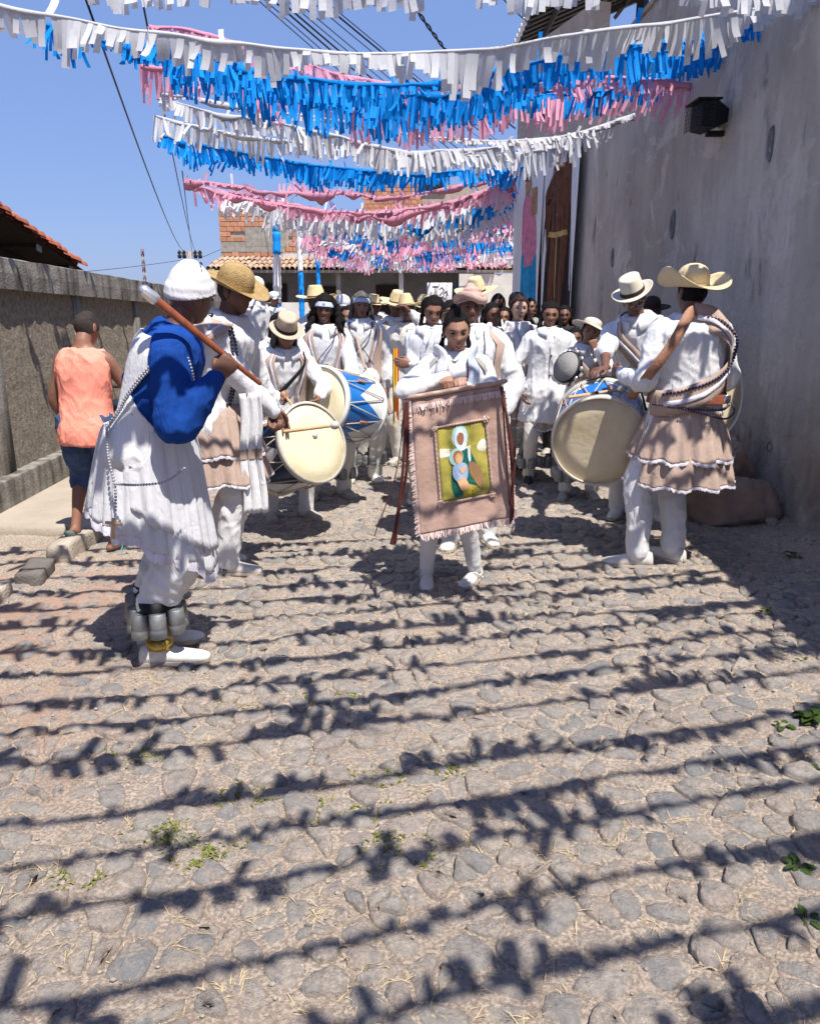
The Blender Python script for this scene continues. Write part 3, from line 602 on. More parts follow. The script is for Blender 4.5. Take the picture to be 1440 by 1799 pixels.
cloth_panel(.02, 1.42, 3.98, 1.0, [('printed_robe', bd, [(.02, .30, .60), (.10, .28, .66), (.3, .18, .84), (.6, .14, .88), (1, .10, .90)]), ('printed_cape', br, [(.06, .34, .66), (.14, .26, .78), (.24, .24, .86), (.38, .28, .84), (1, .34, .72)]), ('printed_face', sk, [(.03, .40, .56), (.07, .38, .58), (.10, .42, .54)]), ('printed_belt', gd, [(.44, .30, .78), (.47, .28, .80)]), ('printed_cord', gd, [(.47, .47, .485), (.8, .475, .49)])],
            'white cloth printed with a brown robed friar, hung on the building corner')
cloth_panel(1.36, 2.72, 4.0, .9, [('printed_mantle', bl, [(.42, .34, .66), (.6, .24, .72), (.85, .18, .70), (1, .2, .6)]), ('printed_robe', pk, [(.20, .44, .64), (.32, .30, .72), (.5, .26, .70), (.6, .32, .56)]), ('printed_face', sk, [(.10, .46, .60), (.14, .42, .64), (.20, .46, .60)]), ('printed_child', sk, [(.17, .26, .40), (.24, .22, .42), (.32, .28, .40)]), ('printed_veil', br, [(.06, .48, .60), (.10, .44, .64), (.12, .46, .62)])],
            'white cloth printed with a woman in pink and blue, beyond the friar banner')

# ---- far end of the street
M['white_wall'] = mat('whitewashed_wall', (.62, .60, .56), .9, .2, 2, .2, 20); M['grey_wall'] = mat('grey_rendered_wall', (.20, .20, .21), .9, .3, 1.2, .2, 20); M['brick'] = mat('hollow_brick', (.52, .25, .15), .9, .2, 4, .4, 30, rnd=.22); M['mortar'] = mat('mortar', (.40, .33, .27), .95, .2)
fh = empty('low_house', (0, 32, 0), 'long low house with clay tile roof and dark porch closing the street', 'house')
def fx(p): return A(p, float)-A((0, 32, 0))
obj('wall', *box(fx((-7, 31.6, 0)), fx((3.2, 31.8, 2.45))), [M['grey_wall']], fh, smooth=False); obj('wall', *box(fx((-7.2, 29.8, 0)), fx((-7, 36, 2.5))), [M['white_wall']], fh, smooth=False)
rv = [fx((-7.3, 29.9, 2.44)), fx((4, 29.9, 2.44)), fx((4, 31.9, 2.86)), fx((-7.3, 31.9, 2.86))]
obj('roof_deck', A(rv+[q+A((0, 0, .05)) for q in rv]), [(3, 2, 1, 0), (4, 5, 6, 7), (0, 1, 5, 4), (1, 2, 6, 5), (2, 3, 7, 6), (3, 0, 4, 7)], [M['dark_wood']], fh, smooth=False)
t2 = tm.copy(); t2.materials.clear(); t2.materials.append(M['clay_far']); su = nrm((0, 2.0, .42)); nu = nrm(np.cross((1, 0, 0), su)); nu = nu if nu[2] > 0 else -nu
for r_ in range(3):
    for k in range(56):
        p = fx((-7.2+k*.2, 29.92, 2.50))+su*r_*.75+A((random.gauss(0, .01), 0, random.gauss(0, .01))); inst('roof_tile', t2, basis(p, A((1.25, 0, 0)), su*2.9, nu*1.5), fh)
for x in (-7.0, -4.9, -2.6, -.32, 1.9): obj('post', *box(fx((x-.08, 30.1, 0)), fx((x+.08, 30.26, 2.44))), [M['white_wall'] if x == -.32 else M['concrete']], fh, smooth=False)
for x, w_, h_, m_ in ((-5.6, .9, 2.0, M['dark_wood']), (-3.6, .8, 1.9, M['dark_wood']), (-1.3, .9, 1.95, M['dark_wood']), (.8, .8, 1.9, M['dark_wood']), (1.75, .6, 2.0, M['drum_blue'])): obj('door', *box(fx((x, 31.54, 0)), fx((x+w_, 31.6, h_))), [m_], fh, smooth=False)
obj('eave_board', *box(fx((-7.3, 29.86, 2.36)), fx((4, 29.9, 2.46))), [M['concrete']], fh, smooth=False)
o = obj('low_wall', *box((-8, 27.9, 0), (-1.4, 28.08, 1.35)), [M['white_wall']], smooth=False); tag(o, 'low pale wall in front of the dark porch at the far end', 'wall')
o = obj('side_house', *join([box((2.2, 28.5, 0), (5.5, 34, 2.3)), box((1.7, 28.7, 0), (2.2, 28.9, 2.3))]), [M['white_wall']], smooth=False); tag(o, 'pale house wall glimpsed at the right end of the low house', 'house')
# brick building, every hollow brick its own
bb = empty('brick_building', (-7.5, 42, 0), 'unfinished orange brick building with water tank rising behind the low house', 'building')
def by(p): return A(p, float)-A((-7.5, 42, 0))
bl_ = at(389, 465, 40)[0]; br_ = at(520, 465, 40)[0]; tz = at(450, 362, 40)[2]; sw = (br_-bl_)
obj('wall_core', *box(by((bl_+.05, 40.06, 0)), by((br_, 44, tz-.05))), [M['mortar']], bb, smooth=False)
bmh = bpy.data.meshes.new('brick'); V, F = bbox((0, 0, 0), (.33, .1, .205), .012); bmh.from_pydata(V.tolist(), [], F); bmh.materials.append(M['brick'])
zt = tz
for r_ in range(12):
    z = zt-.225*(r_+1); k = 0; x = bl_-(r_ % 2)*.16
    while x < br_-.05:
        cement = (r_ in (4, 5, 6, 7) and x > bl_+1.15 and x < br_-.4) or (r_ in (7, 8) and x < br_-.5)
        if not cement and not (r_ == 5 and bl_+.25 < x < bl_+1.1):
            o = inst('brick', bmh, basis(by((max(x, bl_), 40+random.uniform(-.012, .012), z)), (min(1, (br_-max(x, bl_))/.33), 0, 0), (0, 1, 0), (0, 0, 1)), bb)
        x += .345
for q in ((bl_+1.2, 39.985, tz-1.8, br_-.45, tz-.92), (bl_+.02, 39.99, tz-2.05, br_-.5, tz-1.6)): obj('rendered_patch', *box(by((q[0], q[1], q[2])), by((q[3], 40.05, q[4]))), [M['concrete']], bb, smooth=False)
obj('column', *box(by((bl_-.02, 39.93, 0)), by((bl_+.16, 40.0, tz-2.1))), [M['concrete']], bb, smooth=False)
obj('water_tank', *xf(basis(by((bl_+.75, 40.7, tz-.05)), (1, 0, 0), (0, 1, 0), (0, 0, 1)), lathe([(.0, 0), (.5, 0), (.55, .25), (.5, .42), (.2, .5), (0, .5)], 24)), [M['black_gloss']], bb)
obj('lower_wall', *box(by((bl_+2.8, 39.2, 0)), by((3.5, 39.9, 3.45))), [M['white_wall']], bb, smooth=False)
b2 = empty('brick_building', (-1, 50, 0), 'farther orange brick upper storey glimpsed between the blue and pink garlands', 'building')
x0, x1 = at(640, 340, 50)[0], at(735, 340, 50)[0]; z0, z1 = at(640, 345, 50)[2], at(640, 322, 50)[2]
obj('wall', *box(A((x0, 50.05, 0))-A((-1, 50, 0)), A((x1+4, 54, z1-.05))-A((-1, 50, 0))), [M['mortar']], b2, smooth=False)
for r_ in range(12):
    x = x0-(r_ % 2)*.16
    while x < x1: inst('brick', bmh, basis(A((x, 49.95, z1-.225*(r_+1)))-A((-1, 50, 0)), (1, 0, 0), (0, 1, 0), (0, 0, 1)), b2); x += .345
obj('roof_block', *box(A((x1+.1, 49.9, z1-.5))-A((-1, 50, 0)), A((x1+1.6, 51, z1+.35))-A((-1, 50, 0))), [M['black']], b2, smooth=False)
# utility pole, antenna mast
c = at(335, 470, 45); up_ = empty('utility_pole', (c[0], 45, 0), 'concrete utility pole with dark insulators against the sky, beyond the man in the straw hat', 'utility pole')
pz = at(335, 440, 45)[2]
obj('pole', *tube([(0, 0, 0), (0, 0, 2), (0, 0, pz)], [.16, .14, .11], 10, False), [M['concrete']], up_)
for z, wd in ((pz-.15, .55), (pz-.75, .55)):
    ca = obj('crossarm', *box((-wd, -.05, z-.05), (wd, .05, z+.05)), [M['concrete']], up_, smooth=False)
    for x in (-wd, -wd*.55, wd*.55, wd): obj('insulator', *xf(basis((x, 0, z+.05), (1, 0, 0), (0, 1, 0), (0, 0, 1)), lathe([(0, -.3), (.09, -.3), (.12, -.15), (.06, -.1), (.12, 0), (.05, .1), (0, .14)], 10)), [M['black']], ca)
c = at(253, 470, 80); ms = empty('radio_mast', (c[0], 80, 0), 'thin red and white lattice mast far off above the left wall', 'mast'); mz = at(253, 437, 80)[2]
for k in range(8):
    z0, z1 = mz*k/8, mz*(k+1)/8; q = [(-.12, -.1), (.12, -.1), (0, .1)]; obj('mast_section', *join([tube([(x, y, z0), (x, y, z1)], .035, 4, False) for x, y in q]+[tube([(q[i][0], q[i][1], z0), (q[(i+1) % 3][0], q[(i+1) % 3][1], z1)], .03, 4, False) for i in range(3)]), [M['lip'] if k % 2 else M['concrete']], ms)

# ---- wrapped poles on the left
def pole(px, py, Y, r, bands, label, lean=0):
    t_ = at(px, py, Y); b_ = A((t_[0]-lean, Y, 0)); e = empty('wrapped_pole', b_, label, 'pole', group='poles wrapped in blue and white along the left')
    obj('shaft', *tube([(0, 0, -.05), t_-b_-A((0, 0, .02))], r*.8, 10, False), [M['wood_light']], e); z = 0; k = 0
    for h, col in bands:
        zz = np.linspace(z, min(z+h, t_[2]), max(4, int(h/.06))); P = A([A((0, 0, q))+(t_-b_)*A((1, 1, 0))*q/t_[2] for q in zz]); obj('wrap', *tube(P, r*(1+.09*np.sin(np.arange(len(P))*2.4+k)+.05*np.cos(np.arange(len(P))*1.1)), 12, False), [M[col]], e); z += h; k += 1
pole(485, 362, 17.7, .085, [(.6, 'pole_white'), (.85, 'pole_blue'), (1.0, 'pole_white'), (.45, 'pole_blue'), (.7, 'pole_blue')], 'tallest pole wrapped in blue and white, nearest of the row', .10)
pole(525, 392, 21.6, .07, [(.9, 'pole_white'), (1.3, 'pole_blue'), (1.3, 'pole_white')], 'second wrapped pole, white on top and blue below', .0)
pole(557, 444, 26, .065, [(1.5, 'pole_white'), (1.4, 'pole_blue')], 'shortest all blue pole, farthest of the row', -.05)

# ---- cables
def cable(a, b_, sag, label, r=.012, n=24, tw=0):
    a, b_ = A(a, float), A(b_, float); t = np.linspace(0, 1, n)[:, None]; P = a+(b_-a)*t; P[:, 2] -= sag*4*t[:, 0]*(1-t[:, 0])
    parts_ = [tube(P, r, 5, False)]
    if tw:
        L_ = np.linalg.norm(b_-a); t = np.linspace(0, 1, 200)[:, None]; P = a+(b_-a)*t; P[:, 2] -= sag*4*t[:, 0]*(1-t[:, 0]); ph = t[:, 0]*L_*9; P += np.stack([np.cos(ph), 0*ph, np.sin(ph)], 1)*r*1.3; parts_ = [tube(P, r, 5, False), tube(P*1-2*np.stack([np.cos(ph), 0*ph, np.sin(ph)], 1)*r*1.3, r, 5, False)]
    o = obj('cable', *join(parts_), [M['cable']]); return tag(o, label, 'cable', 'overhead cables')
pt = A((at(335, 445, 45)[0], 45, pz-.05))
cable(at(148, -10, 8), pt+A((-.3, 0, 0)), .5, 'black cable running to the utility pole, the one the garland ends are tied along', .012)
cable(at(248, -10, 8.2), pt+A((.3, 0, 0)), .55, 'second cable running down to the utility pole, starting right of the first', .010)
cable(at(320, 300, 12), pt+A((.1, 0, -.5)), .1, 'thin cable dropping close beside the two main ones to the pole', .008)
cable(pt+A((.3, 0, -.4)), A((at(520, 395, 38)[0], 38, 5.2)), .1, 'thin cable from the utility pole to the brick building', .012)
cable(pt+A((-.3, 0, -.4)), A((at(150, 500, 30)[0]-3, 30, 2.2)), .1, 'thin cable running left and down from the utility pole behind the wall', .012)
for k, (x0, x1) in enumerate([(440, 770), (452, 782), (466, 800), (478, 816), (490, 835), (505, 852), (530, 880), (546, 897), (556, 905)]):
    cable(at(x0, -12, 9.5), at(x1+40, 300, 24), .05, 'cable in the bundle slanting across the sky behind the garlands, number %s from the left' % ('one two three four five six seven eight nine'.split()[k]), .011 if k in (2, 3, 7) else .006)
cable(at(712, -12, 9), at(905, 225, 19), .12, 'thick twisted cable coming down from the top middle of the sky', .010, tw=1)
cable(at(875, -12, 12), at(935, 45, 14.5), .02, 'short thin cable reaching the corrugated roof edge', .009)

# ================================================================ GARLANDS
def ribbon(p, d, sd, L_, wd, seg, curl):
    """strip from p along d, side vector sd, bending by curl about sd"""
    V, q = [], A(p, float); d = A(d, float); n_ = np.cross(sd, d)
    for i in range(seg+1):
        V += [q-sd*wd/2, q+sd*wd/2]; a = curl*(i+1)/seg; dd = d*math.cos(a)+n_*math.sin(a); q = q+dd*L_/seg
    return A(V), [(2*i, 2*i+1, 2*i+3, 2*i+2) for i in range(seg)]
strip_meshes = {}
def strips_of(col):
    if col not in strip_meshes:
        l = []
        for k in range(12):
            a = ribbon((0, 0, 0), (0, 0, -1), A((1, 0, 0)), 1, 1, 4, random.gauss(0, .5)); V, F = a
            V[:, 0] += .12*np.sin(V[:, 2]*5+k)*(-V[:, 2]); me = bpy.data.meshes.new('strip'); me.from_pydata(V.tolist(), [], F); me.materials.append(M['paper_'+col]); me.polygons.foreach_set('use_smooth', [True]*len(me.polygons)); l.append(me)
        strip_meshes[col] = l
    return strip_meshes[col]
def garland(col, P, label, Lr=(.10, .24), wd=.034, wind=.35, single=False, seed=0, group='paper fringe garlands strung across the street', amp=1., seg=3, head=.012):
    P = curve(P, 14); P = P+A((0, 0, 1))*(wn(P, 5, seed)*.012)[:, None]; D = np.r_[0, np.cumsum(np.linalg.norm(np.diff(P, axis=0), axis=1))]; T_ = D[-1]; o0 = P[len(P)//2].copy()
    t = empty('garland', o0, label, 'garland', group=group); m_ = M['paper_'+col]
    # the folded heading that sits on the string, unevenly bunched
    n = max(20, int(T_/.045)); s = np.linspace(0, T_, n); Q = A([np.interp(s, D, P[:, i]) for i in range(3)]).T-o0; tw = .6*wn(Q, 4, seed+2); hh = .016+head*1.6*np.abs(wn(Q, 7, seed+4)); R_ = []
    rf = wn(Q, 23, seed+6)*.5
    for i in range(n): c_, s_ = math.cos(tw[i]), math.sin(tw[i]); R_.append(A([Q[i]+A((0, s_*.008, .006+head*.35*max(0, rf[i]))), Q[i]+A((0, c_*.008, 0)), Q[i]+A((0, c_*.006+s_*hh[i]+head*.6*rf[i], -hh[i]*(1+.5*rf[i]))), Q[i]+A((0, -c_*.008, -.4*hh[i]))]))
    obj('heading', *loft(R_), [m_], t)
    acc = []; s_ = 0.; k = 0; pv = rng.uniform(0, 50)
    while s_ < T_:
        p = A([np.interp(s_, D, P[:, i]) for i in range(3)])-o0; e = A([np.interp(min(T_, s_+.02), D, P[:, i])-np.interp(max(0, s_-.02), D, P[:, i]) for i in range(3)]); e = nrm(e)
        q = A([[s_+pv, seed*3.1, 0]]); sw = float(wn(q, 2.2, seed)[0]); big = float(wn(q, 1.1, seed+3)[0]); rag = float(wn(q, 6, seed+1)[0])
        a = wind*(sw*1.6+.5*random.gauss(0, 1)*.5)+(1.3*wind*max(0, big-.35)*2.2); L_ = Lr[0]+(Lr[1]-Lr[0])*np.clip(.5+.55*rag+.3*sw+.16*random.gauss(0, 1), 0, 1.15); lean = random.gauss(0, .07)+.55*wind*float(wn(q, 2.3, seed+9)[0])
        if float(wn(q, 3.1, seed+7)[0]) > .72*(2-amp): L_ *= .35
        if random.random() < .05*amp: a += random.choice((-1, 1))*random.uniform(.8, 2.4)
        d = nrm(A((0, math.sin(a), -math.cos(a)))+e*lean*1.2); sd = nrm(e-d*np.dot(e, d)); w_ = wd*(random.uniform(.8, 1.25) if wd > .045 and single else random.uniform(.75, 1.15))
        if random.random() < (.08 if wd > .045 and single else .30): sd = nrm(sd+np.cross(sd, d)*random.gauss(0, .7))
        if single:
            me = random.choice(strips_of(col)); nn_ = np.cross(sd, -d); T = basis(p, sd*w_, nn_*(L_ if True else 1), -d*L_); inst('strip', me, T, t)
        else: acc.append(ribbon(p, d, sd, L_, w_, seg, random.gauss(0, .45)))
        s_ += w_*(random.uniform(.50, .66) if wd > .045 and single else random.uniform(.55, .85))*(1 if amp < 1.5 else .9); k += 1
    if acc: tag(obj('fringe', *join(acc), [m_], t), kind='stuff')
    return t
def gpx(pts, Y, dY=0): return [at(x, y, Y+dY*i/(len(pts)-1)) for i, (x, y) in enumerate(pts)]
GL = [
 ('white', 5.7, [(-120, -80), (240, -30), (560, -24), (880, -30), (1160, -34), (1330, -20), (1500, -50)], (.10, .21), .2, False, 1, 'white fringe garland touching the top edge of the photo'),
 ('white', 6.3, [(-60, -12), (0, 4), (200, 44), (420, 74), (600, 92), (780, 88), (960, 67), (1150, 40), (1300, 18), (1460, -8)], (.10, .30), .35, True, 1, 'nearest long white fringe garland right across the top'),
 ('blue', 7.2, [(60, 35), (200, 74), (290, 78), (400, 108), (480, 128), (640, 147), (760, 140), (900, 116), (1000, 92), (1200, 62), (1330, 42)], (.12, .30), .35, True, 1, 'nearest blue fringe garland, just below the long white one'),
 ('blue', 7.9, [(215, 95), (330, 88), (400, 120), (480, 150), (560, 170), (700, 168), (860, 156), (1000, 116), (1180, 86), (1310, 60)], (.14, .30), .3, False, 1, 'second blue garland, its thin string seen rising to the wall'),
 ('blue', 8.3, [(300, 105), (430, 140), (560, 170), (650, 178), (760, 172), (900, 166), (1020, 160), (1120, 138), (1200, 112), (1290, 78)], (.16, .34), .2, True, 1, 'lowest of the three near blue garlands with a long even fringe'),
 ('pink', 8.0, [(262, 46), (330, 50), (400, 70), (470, 88), (600, 128), (740, 152), (880, 138), (1000, 135), (1130, 137), (1215, 150)], (.10, .24), .6, False, 1, 'pink garland tangled among the near blue ones, the upper one'),
 ('pink', 8.8, [(247, 112), (330, 122), (400, 142), (520, 172), (700, 195), (880, 178), (1000, 160), (1110, 150), (1215, 152)], (.18, .42), .45, False, 1, 'pink garland with the longest fringe, ending beside the caged lamp'),
 ('white', 9.3, [(285, 163), (390, 178), (480, 195), (620, 213), (740, 238), (890, 247), (1000, 235), (1115, 200)], (.05, .22), .5, False, 2, 'thin white garland right below the near blue group'),
 ('white', 9.7, [(282, 170), (350, 190), (430, 205), (560, 228), (700, 262), (850, 258), (960, 245), (1080, 215)], (.10, .28), .4, False, 1, 'second white garland, full fringe on its right half'),
 ('white', 10.4, [(272, 202), (310, 212), (400, 232), (520, 246), (660, 262), (760, 270), (900, 268), (1010, 245)], (.14, .34), .4, False, 1, 'third white garland, ragged at its left end'),
 ('blue', 11.2, [(283, 236), (340, 250), (480, 276), (580, 292), (760, 302), (905, 288)], (.12, .28), .6, False, 1, 'upper blue garland of the middle group'),
 ('blue', 12.0, [(322, 264), (400, 278), (520, 292), (640, 300), (780, 301), (920, 292)], (.14, .32), .6, False, 1, 'lower blue garland of the middle group'),
 ('pink', 13.0, [(322, 312), (420, 328), (480, 336), (600, 338), (700, 344), (905, 305)], (.08, .22), 1.0, False, 2, 'upper pink garland of the middle group, blown upwards'),
 ('pink', 13.8, [(332, 322), (420, 344), (560, 368), (680, 371), (800, 350), (905, 312)], (.10, .26), .7, False, 2, 'lower pink garland of the middle group'),
]
for k, (c_, Y, pts, Lr, wi, sg, am, lb) in enumerate(GL): garland(c_, gpx(pts, Y), lb, Lr, (.048 if c_ == 'white' else .030) if Y < 9 else .034, wi*1.25, sg, k+1, amp=am*1.15, head=(.012 if c_ == 'white' else .05) if Y < 9 else .04 if Y < 12.5 else .075)
FAR = [('white', 15.5, [(396, 348), (480, 364), (640, 384), (760, 378), (905, 318)], (.2, .5)), ('white', 16.4, [(420, 352), (560, 378), (700, 392), (800, 372), (905, 330)], (.2, .5)), ('pink', 17.0, [(400, 352), (560, 382), (690, 390), (800, 372), (905, 335)], (.15, .4)),
 ('blue', 17.7, [(485, 364), (560, 384), (650, 400), (760, 396), (905, 345)], (.15, .35)), ('white', 18.5, [(487, 372), (600, 388), (700, 404), (800, 400), (905, 352)], (.2, .5)), ('white', 19.2, [(526, 380), (640, 392), (760, 400), (905, 362)], (.2, .5)),
 ('pink', 20.0, [(527, 392), (640, 404), (760, 408), (905, 372)], (.2, .4)), ('blue', 20.8, [(525, 398), (580, 404), (680, 418), (780, 414), (905, 382)], (.2, .4)), ('pink', 21.6, [(526, 408), (600, 418), (720, 430), (905, 392)], (.2, .4)), ('white', 22.3, [(527, 420), (640, 430), (760, 432), (905, 402)], (.2, .4)),
 ('blue', 23.2, [(540, 432), (640, 440), (760, 438), (905, 408)], (.2, .4)), ('pink', 24.0, [(542, 440), (660, 448), (780, 444), (905, 418)], (.2, .4)), ('blue', 25.0, [(556, 446), (660, 454), (780, 452), (905, 428)], (.2, .4)), ('white', 25.8, [(558, 450), (700, 458), (905, 436)], (.15, .35)),
 ('pink', 26.8, [(558, 454), (700, 461), (905, 444)], (.2, .4)), ('white', 27.6, [(580, 458), (760, 464), (905, 452)], (.15, .3)), ('pink', 28.4, [(600, 462), (760, 468), (905, 460)], (.2, .35))]
FAR = sorted(FAR+[('pink', 14.4, [(340, 328), (480, 350), (620, 376), (740, 368), (905, 322)], (.12, .35)), ('white', 14.9, [(380, 340), (500, 360), (640, 380), (760, 372), (905, 320)], (.2, .5)), ('blue', 16.0, [(440, 356), (560, 380), (690, 392), (800, 380), (905, 340)], (.15, .4)), ('white', 17.3, [(430, 358), (560, 386), (700, 398), (800, 390), (905, 348)], (.2, .5)), ('pink', 18.9, [(500, 378), (620, 396), (740, 402), (905, 362)], (.2, .4)), ('pink', 22.8, [(535, 426), (680, 438), (905, 405)], (.2, .4)), ('white', 24.5, [(552, 444), (680, 452), (905, 424)], (.2, .4))], key=lambda g: g[1])
ordw = 'first second third fourth fifth sixth seventh eighth ninth tenth eleventh twelfth thirteenth fourteenth fifteenth sixteenth seventeenth eighteenth nineteenth twentieth twenty-first twenty-second twenty-third twenty-fourth'.split()
for k, (c_, Y, pts, Lr) in enumerate(FAR): garland(c_, gpx(pts, Y), '%s garland over the crowd, %s of the far bunch counting away' % (c_, ordw[k]), (Lr[0]*.8, Lr[1]*1.0), .045, 1.0, False, 30+k, amp=1.3, seg=2, head=.10)
# strung over the viewer's head: their shadows stripe the street
cols = ['blue', 'white', 'pink']
for k, Y0 in enumerate(np.arange(-1.3, 4.2, .262)):
    Y0 += random.uniform(-.08, .08); zr = 3.32+random.uniform(-.06, .12); zl = 3.2+random.uniform(-.1, .12); zm = 3.0+random.uniform(-.06, .1)+.05*max(0, Y0-3); kk = .24-.03*max(0, Y0)
    garland(cols[(k*2) % 3], [(-3.1, Y0-3.1*kk, zl+.12), (-1.6, Y0-1.6*kk, (zl+zm)/2-.03), (0, Y0, zm), (1.5, Y0+1.5*kk, (zm+zr)/2-.03), (2.82, Y0+2.6*kk, zr)], 'fringe garland strung overhead nearer than the picture shows, striping the cobbles with shadow', (.03, .15), .045, 1.1, False, 60+k, 'garlands overhead above the viewer', 1.5, 2, .022)

# ================================================================ PEOPLE: the builder
def _head():
    V, F = sphere((0, 0, 0), 1, 60, 44); x, y, z = (V*A((.0735, .093, .113))).T
    k = np.clip((-z-.012)/.10, 0, 1); x = x*(1-.34*k**1.3); y = np.where(y > 0, y*(1-.42*k), y*(1-.10*k)); y = y-.036*k**1.5
    x = x*(1-.10*np.clip(z/.11, 0, 1)**2); y = y+.010*np.clip((z-.03)/.08, 0, 1)*(y < 0); fr = (y < -.02)
    def gs(x0, z0, sx, sz, am, sym=False):
        e = np.exp(-((x-x0)/sx)**2-((z-z0)/sz)**2)
        if sym: e = e+np.exp(-((x+x0)/sx)**2-((z-z0)/sz)**2)
        return e*am*fr
    d = gs(0, -.004, .009, .022, .008)+gs(0, -.026, .011, .011, .017)+gs(.013, -.030, .008, .007, .007, True)   # nose
    d += gs(0, .026, .05, .010, .004)-gs(.031, .004, .017, .012, .010, True)+gs(.045, -.025, .018, .018, .004, True)  # brow, sockets, cheeks
    d += gs(0, -.056, .020, .006, .0075)+gs(0, -.069, .017, .006, .0075)-gs(0, -.0625, .022, .0028, .004)+gs(0, -.096, .016, .013, .007)-gs(0, -.081, .016, .006, .003)
    y = y-d; return np.stack([x, y, z], 1), F
HV, HF = _head()
def _ear(s):
    V, F = sphere((0, 0, 0), (.009, .018, .031), 12, 10); V = V@A(Matrix.Rotation(-.25, 3, 'X')).T; return V+A((s*.074, .010, -.006)), F
def _hand(mode):
    cu = {'relax': (22, 28, 18), 'grip': (72, 88, 62), 'flat': (6, 8, 6)}[mode]; P = []
    P.append(loft([A([(w_*math.cos(a)+o_, .014*q*math.sin(a), z) for a in np.linspace(0, 6.283, 14, endpoint=False)]) for z, w_, q, o_ in ((-.03, .024, 1.25, 0), (0, .027, 1.15, 0), (.03, .035, 1.1, .002), (.06, .040, 1, 0), (.088, .038, .8, 0))]))
    for i, (x, l, r) in enumerate(((.029, .072, .0088), (.0095, .080, .0092), (-.0105, .075, .0088), (-.0285, .058, .0076))):
        p = A((x, 0, .080-.004*abs(i-1.2))); pts = [p+A((0, 0, -.02)), p]; a_ = 0; 
        for j, q in enumerate((.45, .32, .23)): a_ += R(cu[j])*(1+.05*i); p = p+l*q*1.12*A((x*1.2*(mode != 'grip'), -math.sin(a_), math.cos(a_))); pts.append(p)
        P.append(tube(curve(pts, 4), r*np.linspace(1.05, .82, 17), 8))
    th = [(.018, -.006, .012), (.036, -.014, .036), (.044, -.024, .062), (.040, -.030, .084)] if mode != 'grip' else [(.018, -.008, .012), (.036, -.024, .034), (.034, -.048, .056), (.012, -.060, .066)]
    P.append(tube(curve(th, 5), .0108*np.linspace(1.1, .85, 16), 8)); V, F, N_ = modded(join(P), .0052, 2, .5); return V, F
HANDS = {m_: _hand(m_) for m_ in ('relax', 'grip')}
ZT = A([.76, .86, .92, 1.00, 1.08, 1.18, 1.28, 1.36, 1.41, 1.445, 1.475, 1.53]); TA = A([.150, .164, .166, .150, .140, .150, .164, .168, .140, .090, .060, .054]); TB = A([.11, .120, .118, .105, .098, .108, .118, .112, .092, .072, .060, .056])
def rotm(ax, a): return A(Matrix.Rotation(a, 3, Vector(ax)))
def ik(a, c, l1, l2, hint):
    a, c = A(a, float), A(c, float); d = c-a; L_ = np.linalg.norm(d)
    if L_ > .995*(l1+l2): c = a+d/L_*.995*(l1+l2); L_ = .995*(l1+l2)
    u = (c-a)/L_; q = (l1*l1-l2*l2+L_*L_)/(2*L_); hgt = math.sqrt(max(0, l1*l1-q*q)); n_ = A(hint, float); n_ = n_-u*np.dot(n_, u); return a+u*q+nrm(n_)*hgt, c
